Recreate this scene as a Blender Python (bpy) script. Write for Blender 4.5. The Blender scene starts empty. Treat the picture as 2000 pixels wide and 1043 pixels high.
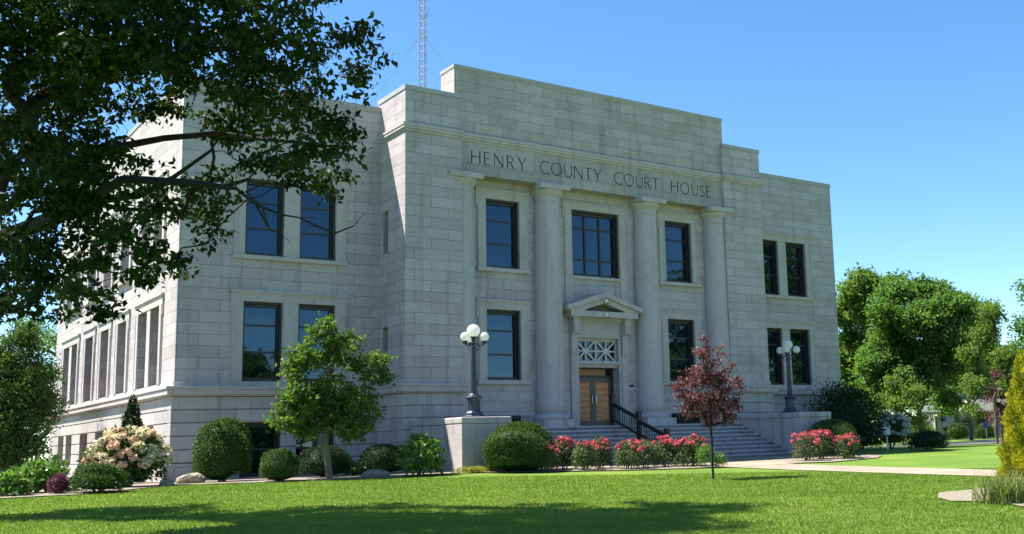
import bpy, math, random
import numpy as np
from mathutils import Vector, Matrix

# ------------------------------------------------------------------ camera, sky, sun, exposure
scene = bpy.context.scene
COL = scene.collection
def basis(yaw, pitch, roll):
    y, p, r = (math.radians(a) for a in (yaw, pitch, roll))
    f = Vector((math.sin(y)*math.cos(p), math.cos(y)*math.cos(p), math.sin(p)))
    right = Vector((math.cos(y), -math.sin(y), 0)); up = right.cross(f)
    return f, math.cos(r)*right + math.sin(r)*up, math.cos(r)*up - math.sin(r)*right
CAM = Vector((-9.7465, -39.2166, 0.9866))
f_, r_, u_ = basis(37.78493, 8.845496, -1.88263)
cd = bpy.data.cameras.new('camera'); cam = bpy.data.objects.new('camera', cd); COL.objects.link(cam)
m = Matrix((( r_.x, u_.x, -f_.x, CAM.x), (r_.y, u_.y, -f_.y, CAM.y), (r_.z, u_.z, -f_.z, CAM.z), (0, 0, 0, 1)))
cam.matrix_world = m
cd.sensor_width = 36; cd.lens = 36*2097.13/2000
cd.shift_x = -0.13064; cd.shift_y = 0.00506
cd.clip_end = 6000; cd.clip_start = 0.1
scene.camera = cam

SUN = Vector((-1.2, 0.99, 2.5)).normalized()
w = bpy.data.worlds.new('World'); scene.world = w; w.use_nodes = True
nt = w.node_tree; bg = nt.nodes['Background']
sky = nt.nodes.new('ShaderNodeTexSky'); sky.sky_type = 'NISHITA'; sky.sun_disc = False
sky.sun_elevation = math.asin(SUN.z); sky.sun_rotation = math.atan2(SUN.x, SUN.y) % (2*math.pi)
sky.air_density = 1.0; sky.dust_density = 0.0; sky.ozone_density = 3.0; sky.altitude = 1800
hs_ = nt.nodes.new('ShaderNodeHueSaturation'); hs_.inputs['Saturation'].default_value = 1.17; hs_.inputs['Hue'].default_value = 0.497
nt.links.new(sky.outputs[0], hs_.inputs['Color']); nt.links.new(hs_.outputs[0], bg.inputs[0]); bg.inputs[1].default_value = 0.095
sl = bpy.data.lights.new('sun', 'SUN'); sl.energy = 4.8; sl.angle = math.radians(0.53); sl.color = (1, 0.95, 0.87)
so = bpy.data.objects.new('sun', sl); COL.objects.link(so)
so.rotation_euler = SUN.to_track_quat('Z', 'Y').to_euler(); so.location = SUN*80
scene.view_settings.view_transform = 'Standard'; scene.view_settings.look = 'None'
scene.view_settings.exposure = 1.45; scene.view_settings.gamma = 1
scene.cycles.max_bounces = 8; scene.cycles.transparent_max_bounces = 8

# ------------------------------------------------------------------ helpers
def tag(o, label=None, cat=None, group=None, kind=None):
    if label: o['label'] = label
    if cat: o['category'] = cat
    if group: o['group'] = group
    if kind: o['kind'] = kind
    return o
def empty(name, loc=(0, 0, 0), rz=0):
    o = bpy.data.objects.new(name, None); COL.objects.link(o); o.location = loc; o.rotation_euler = (0, 0, rz)
    o.empty_display_size = .3
    return o
def link(name, me, mat, parent=None, smooth=False):
    o = bpy.data.objects.new(name, me); COL.objects.link(o)
    if mat and not me.materials: me.materials.append(mat)
    if parent: o.parent = parent
    if smooth: me.shade_smooth()
    return o
def copy_tree(o, parent=None):
    c = o.copy(); COL.objects.link(c)
    if parent: c.parent = parent
    for ch in list(o.children): copy_tree(ch, c)
    return c

class MB:
    """collects boxes, quads, tubes and lathes; build() links them as one mesh object"""
    def __init__(s): s.v = []; s.f = []
    def box(s, a, b):
        x0, x1 = sorted((a[0], b[0])); y0, y1 = sorted((a[1], b[1])); z0, z1 = sorted((a[2], b[2]))
        n = len(s.v)
        s.v += [(x0,y0,z0),(x1,y0,z0),(x1,y1,z0),(x0,y1,z0),(x0,y0,z1),(x1,y0,z1),(x1,y1,z1),(x0,y1,z1)]
        s.f += [tuple(n+i for i in q) for q in ((0,3,2,1),(4,5,6,7),(0,1,5,4),(1,2,6,5),(2,3,7,6),(3,0,4,7))]
        return s
    def quad(s, *p):
        n = len(s.v); s.v += [tuple(q) for q in p]; s.f.append(tuple(range(n, n+len(p)))); return s
    def prism(s, poly, axis, a, b):
        """polygon of (u, w) swept along an axis from a to b; axis 0: (y, z), 1: (x, z), 2: (x, y)"""
        def P(q, t): return {0: (t, q[0], q[1]), 1: (q[0], t, q[1]), 2: (q[0], q[1], t)}[axis]
        n = len(s.v); k = len(poly)
        s.v += [P(q, a) for q in poly] + [P(q, b) for q in poly]
        s.f.append(tuple(n+i for i in range(k))); s.f.append(tuple(n+k+i for i in reversed(range(k))))
        for i in range(k):
            j = (i+1) % k; s.f.append((n+i, n+k+i, n+k+j, n+j))
        return s
    def tube(s, pts, rad, sides=6, cap=True):
        pts = [Vector(p) for p in pts]
        if not hasattr(rad, '__len__'): rad = [rad]*len(pts)
        n0 = len(s.v); prev = None
        for i, p in enumerate(pts):
            d = (pts[min(i+1, len(pts)-1)] - pts[max(i-1, 0)]).normalized()
            ref = prev if prev is not None else (Vector((0, 0, 1)) if abs(d.z) < .9 else Vector((1, 0, 0)))
            a = (ref - d*ref.dot(d)); a = a.normalized() if a.length > 1e-6 else d.orthogonal().normalized()
            prev = a; b = d.cross(a)
            for k in range(sides):
                t = 2*math.pi*k/sides
                s.v.append(tuple(p + (a*math.cos(t) + b*math.sin(t))*rad[i]))
        for i in range(len(pts)-1):
            for k in range(sides):
                k2 = (k+1) % sides; q = n0+i*sides
                s.f.append((q+k, q+k2, q+sides+k2, q+sides+k))
        if cap:
            s.f.append(tuple(n0+k for k in reversed(range(sides))))
            s.f.append(tuple(n0+(len(pts)-1)*sides+k for k in range(sides)))
        return s
    def lathe(s, prof, c=(0, 0), sides=24):
        """profile of (radius, z) turned round a vertical axis"""
        n0 = len(s.v)
        for r, z in prof:
            for k in range(sides):
                t = 2*math.pi*k/sides; s.v.append((c[0]+r*math.cos(t), c[1]+r*math.sin(t), z))
        for i in range(len(prof)-1):
            for k in range(sides):
                k2 = (k+1) % sides; q = n0+i*sides
                s.f.append((q+k, q+k2, q+sides+k2, q+sides+k))
        s.f.append(tuple(n0+k for k in reversed(range(sides))))
        s.f.append(tuple(n0+(len(prof)-1)*sides+k for k in range(sides)))
        return s
    def sphere(s, c, r, n=16, squash=1):
        s.lathe([(max(1e-4, r*math.sin(math.pi*i/n)), c[2]-r*squash*math.cos(math.pi*i/n)) for i in range(n+1)], (c[0], c[1]), n*2)
        return s
    def build(s, name, mat, parent=None, smooth=False, bevel=0):
        me = bpy.data.meshes.new(name); me.from_pydata(s.v, [], s.f); me.update()
        o = link(name, me, mat, parent, smooth)
        if bevel:
            b = o.modifiers.new('bevel', 'BEVEL'); b.width = bevel; b.segments = 2; b.limit_method = 'ANGLE'
        return o

def mesh_np(name, V, F, rnd=None):
    me = bpy.data.meshes.new(name)
    V = np.asarray(V, np.float32); F = np.asarray(F, np.int32); k = F.shape[1]
    me.vertices.add(len(V)); me.vertices.foreach_set('co', V.ravel())
    me.loops.add(F.size); me.loops.foreach_set('vertex_index', F.ravel())
    me.polygons.add(len(F)); me.polygons.foreach_set('loop_start', np.arange(0, F.size, k, dtype=np.int32))
    if rnd is not None:
        a = me.attributes.new('tone', 'FLOAT', 'FACE'); a.data.foreach_set('value', np.asarray(rnd, np.float32))
    me.update(calc_edges=True); me.validate()
    return me

# ------------------------------------------------------------------ materials
def new_mat(name):
    ma = bpy.data.materials.new(name); ma.use_nodes = True
    t = ma.node_tree; return ma, t, t.nodes['Principled BSDF']
def N(t, typ, **kw):
    n = t.nodes.new(typ)
    for k, v in kw.items(): setattr(n, k, v)
    return n
def ramp(t, stops):
    n = t.nodes.new('ShaderNodeValToRGB'); e = n.color_ramp.elements
    while len(e) < len(stops): e.new(.5)
    for i, (p, c) in enumerate(stops): e[i].position = p; e[i].color = (*c, 1)
    return n
def plain(name, col, rough=.6, metal=0, spec=.5, noise=0, scale=8, bump=0, ior=None, stretch=None):
    ma, t, b = new_mat(name); b.inputs['Base Color'].default_value = (*col, 1)
    b.inputs['Roughness'].default_value = rough; b.inputs['Metallic'].default_value = metal
    b.inputs['Specular IOR Level'].default_value = spec
    if ior: b.inputs['IOR'].default_value = ior
    if noise or bump:
        tc = N(t, 'ShaderNodeTexCoord'); no = N(t, 'ShaderNodeTexNoise'); no.inputs['Scale'].default_value = scale
        no.inputs['Detail'].default_value = 6; no.inputs['Roughness'].default_value = .65
        src = tc.outputs['Object']
        if stretch:
            mp = N(t, 'ShaderNodeMapping'); mp.inputs['Scale'].default_value = stretch
            t.links.new(src, mp.inputs[0]); src = mp.outputs[0]
        t.links.new(src, no.inputs['Vector'])
        if noise:
            rp = ramp(t, [(.3, tuple(c*(1-noise) for c in col)), (.7, tuple(min(1, c*(1+noise)) for c in col))])
            t.links.new(no.outputs[0], rp.inputs[0]); t.links.new(rp.outputs[0], b.inputs['Base Color'])
        if bump:
            bp = N(t, 'ShaderNodeBump'); bp.inputs['Strength'].default_value = bump; bp.inputs['Distance'].default_value = .02
            t.links.new(no.outputs[0], bp.inputs['Height']); t.links.new(bp.outputs[0], b.inputs['Normal'])
    return ma
def mixc(t, a, b, fac, mode='MIX'):
    n = N(t, 'ShaderNodeMix', data_type='RGBA', blend_type=mode)
    if isinstance(fac, (int, float)): n.inputs[0].default_value = fac
    else: t.links.new(fac, n.inputs[0])
    for i, q in ((6, a), (7, b)):
        if isinstance(q, tuple): n.inputs[i].default_value = (*q, 1)
        else: t.links.new(q, n.inputs[i])
    return n.outputs[2]
def stone_mat(name, col, blocks=True, bw=1.42, stain=.5, rowh=.4125, z0=3.498, mort=.011):
    """limestone: coursed blocks of slightly different tone, fine grain, weather streaks and blotches"""
    ma, t, b = new_mat(name); b.inputs['Roughness'].default_value = .85; b.inputs['Specular IOR Level'].default_value = .25
    g = N(t, 'ShaderNodeNewGeometry'); sp = N(t, 'ShaderNodeSeparateXYZ'); t.links.new(g.outputs['Position'], sp.inputs[0])
    sn = N(t, 'ShaderNodeSeparateXYZ'); t.links.new(g.outputs['True Normal'], sn.inputs[0])
    ab = N(t, 'ShaderNodeMath', operation='ABSOLUTE'); t.links.new(sn.outputs[0], ab.inputs[0])
    gt = N(t, 'ShaderNodeMath', operation='GREATER_THAN'); gt.inputs[1].default_value = .5; t.links.new(ab.outputs[0], gt.inputs[0])
    mu = N(t, 'ShaderNodeMix', data_type='FLOAT'); t.links.new(gt.outputs[0], mu.inputs[0]); t.links.new(sp.outputs[0], mu.inputs[2]); t.links.new(sp.outputs[1], mu.inputs[3])
    zz = N(t, 'ShaderNodeMath', operation='SUBTRACT'); zz.inputs[1].default_value = z0 - rowh*20; t.links.new(sp.outputs[2], zz.inputs[0])
    uu = N(t, 'ShaderNodeMath', operation='ADD'); uu.inputs[1].default_value = 60.3; t.links.new(mu.outputs[0], uu.inputs[0])
    cv = N(t, 'ShaderNodeCombineXYZ'); t.links.new(uu.outputs[0], cv.inputs[0]); t.links.new(zz.outputs[0], cv.inputs[1])
    base = (col[0], col[1]*.985, col[2]*1.035)
    n1 = N(t, 'ShaderNodeTexNoise'); n1.inputs['Scale'].default_value = 1.1; n1.inputs['Detail'].default_value = 7; n1.inputs['Roughness'].default_value = .7
    t.links.new(g.outputs['Position'], n1.inputs['Vector'])
    mp = N(t, 'ShaderNodeMapping'); mp.inputs['Scale'].default_value = (3.0, 3.0, 14.0); t.links.new(g.outputs['Position'], mp.inputs[0])
    n2 = N(t, 'ShaderNodeTexNoise'); n2.inputs['Scale'].default_value = 1.5; n2.inputs['Detail'].default_value = 5; t.links.new(mp.outputs[0], n2.inputs['Vector'])
    mp2 = N(t, 'ShaderNodeMapping'); mp2.inputs['Scale'].default_value = (2.6, 2.6, .22); t.links.new(g.outputs['Position'], mp2.inputs[0])
    n3 = N(t, 'ShaderNodeTexNoise'); n3.inputs['Scale'].default_value = 1.4; n3.inputs['Detail'].default_value = 5; t.links.new(mp2.outputs[0], n3.inputs['Vector'])
    if blocks:
        br = N(t, 'ShaderNodeTexBrick'); t.links.new(cv.outputs[0], br.inputs['Vector'])
        br.offset = .5; br.squash = 1.0
        br.inputs['Scale'].default_value = 1; br.inputs['Brick Width'].default_value = bw; br.inputs['Row Height'].default_value = rowh
        br.inputs['Mortar Size'].default_value = mort; br.inputs['Mortar Smooth'].default_value = .3; br.inputs['Bias'].default_value = -.1
        br.inputs['Color1'].default_value = (*[c*1.08 for c in base], 1)
        br.inputs['Color2'].default_value = (base[0]*.88, base[1]*.875, base[2]*.86, 1)
        br.inputs['Mortar'].default_value = (*[c*.5 for c in base], 1)
        c = br.outputs['Color']
    else:
        c = base
    r1 = ramp(t, [(.28, (.74, .73, .71)), (.5, (.98, .98, .98)), (.75, (1.08, 1.07, 1.04))]); t.links.new(n1.outputs[0], r1.inputs[0])
    c = mixc(t, c, r1.outputs[0], .55, 'MULTIPLY')
    r2 = ramp(t, [(.3, (.88, .88, .88)), (.7, (1.08, 1.08, 1.08))]); t.links.new(n2.outputs[0], r2.inputs[0])
    c = mixc(t, c, r2.outputs[0], .8, 'MULTIPLY')
    r3 = ramp(t, [(.3, (.62, .6, .57)), (.45, (1, 1, 1))]); t.links.new(n3.outputs[0], r3.inputs[0])
    c = mixc(t, c, r3.outputs[0], stain, 'MULTIPLY')
    t.links.new(c, b.inputs['Base Color'])
    bp = N(t, 'ShaderNodeBump'); bp.inputs['Strength'].default_value = .35; bp.inputs['Distance'].default_value = .012
    if blocks:
        inv = N(t, 'ShaderNodeMath', operation='MULTIPLY_ADD'); inv.inputs[1].default_value = -1.0
        t.links.new(br.outputs['Fac'], inv.inputs[0]); t.links.new(n2.outputs[0], inv.inputs[2]); t.links.new(inv.outputs[0], bp.inputs['Height'])
    else: t.links.new(n2.outputs[0], bp.inputs['Height'])
    t.links.new(bp.outputs[0], b.inputs['Normal'])
    return ma
LIME = (.45, .407, .39)
M = {}
M['ashlar'] = stone_mat('limestone_ashlar', LIME)
M['trim'] = stone_mat('limestone_trim', (.47, .43, .40), False, stain=.5)
M['rust'] = stone_mat('limestone_rusticated', (.45, .415, .385), True, bw=1.3, rowh=.452, z0=.70, mort=.006, stain=.6)
M['attic'] = stone_mat('limestone_attic', (.43, .385, .345), bw=1.3, stain=.55)
M['column'] = stone_mat('limestone_column', (.47, .435, .41), False, stain=.35)
M['cheek'] = stone_mat('cheek_stone', (.43, .395, .36), False, stain=.9)
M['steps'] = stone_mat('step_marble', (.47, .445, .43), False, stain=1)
M['coping'] = plain('coping_metal', (.36, .35, .33), .6, 0, .4, .12, 3)
M['bronze'] = plain('dark_bronze_frame', (.028, .024, .021), .45)
M['glass'] = plain('reflective_window_glass', (.004, .006, .009), .02, 0, .5, ior=1.82)
M['glass'].node_tree.nodes['Principled BSDF'].inputs['Specular Tint'].default_value = (.46, .76, 1, 1)
def warp_glass():
    t = M['glass'].node_tree; b = t.nodes['Principled BSDF']; g = N(t, 'ShaderNodeNewGeometry'); no = N(t, 'ShaderNodeTexNoise'); no.inputs['Scale'].default_value = .9; no.inputs['Detail'].default_value = 1
    t.links.new(g.outputs['Position'], no.inputs['Vector']); bp = N(t, 'ShaderNodeBump'); bp.inputs['Strength'].default_value = .12; bp.inputs['Distance'].default_value = .06
    t.links.new(no.outputs[0], bp.inputs['Height']); t.links.new(bp.outputs[0], b.inputs['Normal'])
warp_glass()
M['black'] = plain('black_iron', (.012, .013, .018), .4)
M['lampblue'] = plain('dark_blue_cast_iron', (.011, .02, .04), .38, 0, .6, .25, 9)
M['globe'] = plain('white_lamp_globe', (.85, .84, .80), .25)
t_ = M['globe'].node_tree; tr_ = N(t_, 'ShaderNodeBsdfTranslucent'); tr_.inputs[0].default_value = (.95, .94, .9, 1); mx_ = N(t_, 'ShaderNodeMixShader'); mx_.inputs[0].default_value = .5
t_.links.new(t_.nodes['Principled BSDF'].outputs[0], mx_.inputs[1]); t_.links.new(tr_.outputs[0], mx_.inputs[2]); t_.links.new(mx_.outputs[0], t_.nodes['Material Output'].inputs[0])
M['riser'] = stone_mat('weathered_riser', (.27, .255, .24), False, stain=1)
M['letter'] = plain('incised_black_letter', (.022, .021, .02), .8)
M['roof'] = plain('flat_roof_felt', (.12, .12, .12), .9)
M['white'] = plain('white_paint', (.72, .72, .70), .5)
M['steel'] = plain('galvanised_steel', (.42, .44, .47), .4, .6)
M['chrome'] = plain('bright_door_pull', (.7, .7, .7), .2, 1)
M['void'] = plain('painted_dark_opening', (.006, .006, .006), .9)

# ------------------------------------------------------------------ ground
PY = np.array([-6000, -60, -45, -39, -30, -22, -17, -13, -9, -6, 0, 30, 300, 6000]); PZ = np.array([-.9, -.8, -.66, -.6, -.47, -.31, -.21, -.12, .0, .08, .06, 0, 0, 0])
def gz(x, y): return np.interp(y, PY, PZ)
def g1(x, y): return float(gz(x, y))
def sheet(name, x0, x1, y0, y1, dz, mat, step=.5, kind='structure', label=None):
    xs = np.linspace(x0, x1, max(2, int((x1-x0)/step)+1)); ys = np.linspace(y0, y1, max(2, int((y1-y0)/step)+1))
    return grid_mesh(name, xs, ys, dz, mat, kind)
def grid_mesh(name, xs, ys, dz, mat, kind):
    X, Y = np.meshgrid(xs, ys); Z = gz(X, Y)+dz
    V = np.stack([X, Y, Z], -1).reshape(-1, 3); nx = len(xs)
    i = np.arange(len(ys)-1)[:, None]*nx + np.arange(nx-1)[None]
    F = np.stack([i, i+1, i+nx+1, i+nx], -1).reshape(-1, 4)
    o = link(name, mesh_np(name, V, F), mat, smooth=True); tag(o, kind=kind); return o
def poly_sheet(name, pts, dz, mat, kind='structure', seg=.5):
    """ground-following patch with a slightly wavy rim, filled by a fan of rings"""
    c = np.mean(np.array(pts), 0); rim = []
    n = len(pts)
    for k in range(n):
        a = np.array(pts[k]); b = np.array(pts[(k+1) % n]); q = max(1, int(np.linalg.norm(b-a)/seg))
        for j in range(q): rim.append(a+(b-a)*j/q)
    rim = np.array(rim); rng = np.random.default_rng(len(rim)); rim += rng.normal(0, .03, rim.shape)
    rings = [rim*(t)+c*(1-t) for t in (1, .8, .6, .4, .2, .02)]
    V = np.concatenate(rings); Z = gz(V[:, 0], V[:, 1])+dz; V = np.c_[V, Z]; k = len(rim); F = []
    for r in range(5):
        for j in range(k): j2 = (j+1) % k; F.append((r*k+j, r*k+j2, (r+1)*k+j2, (r+1)*k+j))
    o = link(name, mesh_np(name, V, F), mat, smooth=True); tag(o, kind=kind); return o

def lawn_mat():
    ma, t, b = new_mat('mown_grass'); b.inputs['Roughness'].default_value = .9; b.inputs['Specular IOR Level'].default_value = .15
    g = N(t, 'ShaderNodeNewGeometry')
    a = N(t, 'ShaderNodeTexNoise'); a.inputs['Scale'].default_value = .35; a.inputs['Detail'].default_value = 5
    c = N(t, 'ShaderNodeTexNoise'); c.inputs['Scale'].default_value = 14; c.inputs['Detail'].default_value = 5; c.inputs['Roughness'].default_value = .75
    t.links.new(g.outputs['Position'], a.inputs['Vector']); t.links.new(g.outputs['Position'], c.inputs['Vector'])
    r1 = ramp(t, [(.3, (.105, .185, .028)), (.55, (.14, .23, .034)), (.75, (.20, .27, .05))]); t.links.new(a.outputs[0], r1.inputs[0])
    r2 = ramp(t, [(.3, (.62, .66, .6)), (.65, (1.12, 1.1, 1.05))]); t.links.new(c.outputs[0], r2.inputs[0])
    t.links.new(mixc(t, r1.outputs[0], r2.outputs[0], .9, 'MULTIPLY'), b.inputs['Base Color'])
    bp = N(t, 'ShaderNodeBump'); bp.inputs['Strength'].default_value = .8; bp.inputs['Distance'].default_value = .05
    t.links.new(c.outputs[0], bp.inputs['Height']); t.links.new(bp.outputs[0], b.inputs['Normal'])
    return ma
M['lawn'] = lawn_mat()
M['path'] = plain('concrete_path', (.36, .30, .225), .9, 0, .2, .16, 5, .3)
def joint_path():
    t = M['path'].node_tree; b = t.nodes['Principled BSDF']; old = b.inputs['Base Color'].links[0].from_socket
    g = N(t, 'ShaderNodeNewGeometry'); br = N(t, 'ShaderNodeTexBrick'); br.offset = 0; mp = N(t, 'ShaderNodeMapping'); mp.inputs['Location'].default_value = (-.3, .0, 0)
    t.links.new(g.outputs['Position'], mp.inputs[0]); t.links.new(mp.outputs[0], br.inputs['Vector']); br.inputs['Scale'].default_value = 1; br.inputs['Brick Width'].default_value = 1.5; br.inputs['Row Height'].default_value = 1.5
    br.inputs['Mortar Size'].default_value = .022; br.inputs['Color1'].default_value = (1, 1, 1, 1); br.inputs['Color2'].default_value = (.86, .85, .83, 1); br.inputs['Mortar'].default_value = (.45, .42, .38, 1)
    n = N(t, 'ShaderNodeTexNoise'); n.inputs['Scale'].default_value = .8; n.inputs['Detail'].default_value = 6; t.links.new(g.outputs['Position'], n.inputs['Vector']); r = ramp(t, [(.35, (.72, .7, .68)), (.6, (1, 1, 1))]); t.links.new(n.outputs[0], r.inputs[0])
    c = mixc(t, old, br.outputs['Color'], 1, 'MULTIPLY'); c = mixc(t, c, r.outputs[0], .8, 'MULTIPLY'); t.links.new(c, b.inputs['Base Color'])
joint_path()
M['mulch'] = plain('gravel_mulch', (.25, .215, .165), .95, 0, .1, .6, 26, .9)
M['asphalt'] = plain('street_asphalt', (.09, .09, .09), .9, noise=.2)
M['rock'] = plain('tan_boulder', (.30, .25, .19), .9, noise=.4, scale=5, bump=.6)
xs = np.unique(np.concatenate([np.linspace(-60, 80, 71), np.array([-3000, -1200, -500, -250, -130, -90, 110, 160, 260, 500, 1200, 3000])]))
ys = np.unique(np.concatenate([np.linspace(-60, 30, 91), np.array([-3000, -1000, -300, -150, -90, 45, 70, 110, 180, 300, 600, 1400, 3000])]))
grid_mesh('ground', xs, ys, 0, M['lawn'], 'structure')
sheet('path', 15.3, 18.3, -60, -9.6, .02, M['path'])
poly_sheet('stair_apron', [(9.6, -5.6), (24.0, -5.6), (24.4, -7.6), (22, -9.4), (18.4, -11.2), (15.2, -11.6), (14.6, -10.2), (9.6, -7.2)], .028, M['path'])
poly_sheet('planting_bed', [(-9, -8.2), (-5.9, -7.7), (-4.2, -7.8), (-2.8, -6.8), (-1.2, -5.2), (1.2, -6.5), (3, -6.8), (4.6, -7.4), (6.2, -6.9), (7.6, -6.5), (7.6, -2.3), (7.4, -.15), (0, -.15), (-.3, 4), (-.3, 24), (-7, 24), (-8, 5)], .03, M['mulch'])
poly_sheet('rose_bed', [(7.8, -6.4), (8.5, -8.2), (10.1, -8.9), (11.8, -10.0), (14.8, -11.1), (15.1, -10.3), (14.3, -8.4), (9.7, -6.5)], .036, M['mulch'])
poly_sheet('rose_bed', [(18.4, -11.1), (20.1, -11.6), (23.8, -10.6), (25.4, -9.4), (25.6, -6.5), (24.2, -6.4), (20, -9.0)], .036, M['mulch'])
poly_sheet('mulch_bed', [(7.6, -26.1), (8.1, -26.9), (7.3, -27.8), (8.8, -28.4), (11.4, -27.6), (12.4, -25.6), (11.2, -24.4), (9.4, -24.5), (8.2, -25.4)], .03, M['mulch'])
poly_sheet('street', [(40, 6), (46, -8), (130, 20), (125, 27)], .03, M['asphalt'], seg=4)
poly_sheet('driveway', [(45, -2.5), (46.5, -6), (62, -1), (61, 4)], .045, plain('pale_driveway', (.5, .4, .36), .9), seg=2)
# ------------------------------------------------------------------ courthouse
X = 33.6; W = 7.478; PF = -2.264; PE = 9.88; YR = -1.464; YF = -2.088; BK = 23.4
ch = empty('courthouse'); tag(ch, 'grey limestone two storey court house with four round columns and carved name', 'courthouse')
def FR(y0): return lambda u, d, z: (u, y0+d, z)          # wall facing -y; d = depth into the wall
def WS(x0): return lambda u, d, z: (x0+d, u, z)          # wall facing -x
def wall(mb, T, u0, u1, z0, z1, ops, depth):
    us = sorted({u0, u1, *[o[0] for o in ops], *[o[1] for o in ops]}); zs = sorted({z0, z1, *[o[2] for o in ops], *[o[3] for o in ops]})
    for i in range(len(us)-1):
        for j in range(len(zs)-1):
            uc, zc = (us[i]+us[i+1])/2, (zs[j]+zs[j+1])/2
            if any(o[0] < uc < o[1] and o[2] < zc < o[3] for o in ops): continue
            mb.quad(T(us[i], 0, zs[j]), T(us[i+1], 0, zs[j]), T(us[i+1], 0, zs[j+1]), T(us[i], 0, zs[j+1]))
    for a, b, c, d in ops:
        mb.quad(T(a, 0, c), T(a, depth, c), T(a, depth, d), T(a, 0, d)); mb.quad(T(b, 0, c), T(b, 0, d), T(b, depth, d), T(b, depth, c))
        mb.quad(T(a, 0, d), T(a, depth, d), T(b, depth, d), T(b, 0, d)); mb.quad(T(a, 0, c), T(b, 0, c), T(b, depth, c), T(a, depth, c))
def window(T, u0, u1, z0, z1, d0, rails, mulls=(), label=None):
    """bronze sash frame with bars, the glass a sub-part"""
    b = MB(); w_ = .075; d1 = d0+.26
    b.box(T(u0, d0, z0), T(u0+w_, d1, z1)); b.box(T(u1-w_, d0, z0), T(u1, d1, z1))
    b.box(T(u0+w_, d0, z1-w_), T(u1-w_, d1, z1)); b.box(T(u0+w_, d0, z0), T(u1-w_, d1, z0+w_))
    b.box(T(u0+w_, d0+.12, z1-.17), T(u1-w_, d1, z1-w_)); b.box(T(u0+w_, d0+.12, z0+w_), T(u1-w_, d1, z0+.14))
    b.box(T(u0+w_, d0+.12, z0+.14), T(u0+.13, d1, z1-.17)); b.box(T(u1-.13, d0+.12, z0+.14), T(u1-w_, d1, z1-.17))
    zz = [z1-(z1-z0)*q for q in rails]
    for z in zz: b.box(T(u0+.13, d0+.17, z-.035), T(u1-.13, d1-.002, z+.035))
    for q in mulls: u = u0+(u1-u0)*q; b.box(T(u-.04, d0+.155, z0+.14), T(u+.04, d1-.004, z1-.17))
    o = b.build('window', M['bronze'], ch)
    if label: o['label'] = label
    p = MB(); p.quad(T(u0+.05, d1-.05, z0+.05), T(u1-.05, d1-.05, z0+.05), T(u1-.05, d1-.05, z1-.05), T(u0+.05, d1-.05, z1-.05))
    p.build('pane', M['glass'], o)
def surround(T, ops, z0, z1, cap=True):
    """eared stone architrave round one opening or a pair of openings"""
    u0, u1 = ops[0][0], ops[-1][1]; b = MB()
    for s, u in ((-1, u0), (1, u1)):
        b.box(T(u, 0, z0), T(u+s*.38, -.055, z1)); b.box(T(u+s*.38, 0, z0), T(u+s*.41, -.03, z1-.40)); b.box(T(u+s*.30, -.055, z0), T(u+s*.36, -.075, z1))
        b.box(T(u+s*.38, 0, z1-.38), T(u+s*.455, -.058, z1))
    b.box(T(u0-.455, 0, z1), T(u1+.455, -.06, z1+.33))
    b.box(T(u0-.36, -.06, z1+.24), T(u1+.36, -.078, z1+.30))
    if cap: b.box(T(u0-.475, 0, z1+.33), T(u1+.475, -.12, z1+.405)); b.box(T(u0-.455, -.06, z1+.295), T(u1+.455, -.09, z1+.33))
    for a, c in zip(ops[:-1], ops[1:]): b.box(T(a[1], 0, z0), T(c[0], -.04, z1))
    b.build('window_surround', M['trim'], ch)
def sill(T, u0, u1, z0, h=.155, p=.13):
    b = MB(); b.box(T(u0, 0.02, z0-h), T(u1, -p, z0)); b.build('window_sill', M['trim'], ch, bevel=.012)

ZL0, ZL1, ZU0, ZU1 = 3.50, 6.385, 8.085, 10.95
LW = [(2.253, 3.682), (4.266, 5.671)]; RW = [(X-b, X-a) for a, b in reversed(LW)]
SW = [[(2.21, 3.57), (4.08, 5.43)], [(7.39, 8.93)], [(10.64, 12.23)], [(13.88, 15.57)], [(17.49, 18.94), (19.52, 20.97)]]
f1, w1 = FR(0), WS(0)
mb = MB()
for ops, a, b in ((LW, 0, W), (RW, X-W, X)):
    wall(mb, f1, a, b, 3.3, 14.3, [(o[0], o[1], z0, z1) for o in ops for z0, z1 in ((ZL0, ZL1), (ZU0, ZU1))], .4)
wall(mb, w1, 0, BK, 3.3, 14.3, [(o[0], o[1], z0, z1) for g in SW for o in g for z0, z1 in ((ZL0, ZL1), (ZU0, ZU1))], .6)
mb.quad((X, 0, 0), (X, BK, 0), (X, BK, 14.3), (X, 0, 14.3)); mb.quad((0, BK, 0), (X, BK, 0), (X, BK, 14.3), (0, BK, 14.3))
mb.build('wall', M['ashlar'], ch)
b = MB(); b.box((.02, .25, 13.9), (X-.02, BK-.02, 14.1)); b.build('roof', M['roof'], ch)
b = MB()   # metal coping of the wings
b.box((-.03, -.03, 14.3), (W, .4, 14.48)); b.box((X-W, -.03, 14.3), (X+.03, .4, 14.48)); b.box((-.03, .4, 14.3), (.4, BK+.03, 14.48)); b.box((X-.4, .4, 14.3), (X+.03, BK+.03, 14.48)); b.box((.4, BK-.4, 14.3), (X-.4, BK+.03, 14.48))
b.build('parapet_coping', M['coping'], ch)
for ops in (LW, RW):
    for (z0, z1) in ((ZL0, ZL1), (ZU0, ZU1)):
        for a, c in ops: window(f1, a, c, z0, z1, .09, (.29, .63))
        surround(f1, ops, z0, z1)
    sill(f1, ops[0][0]-.43, ops[-1][1]+.43, ZU0)
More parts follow.
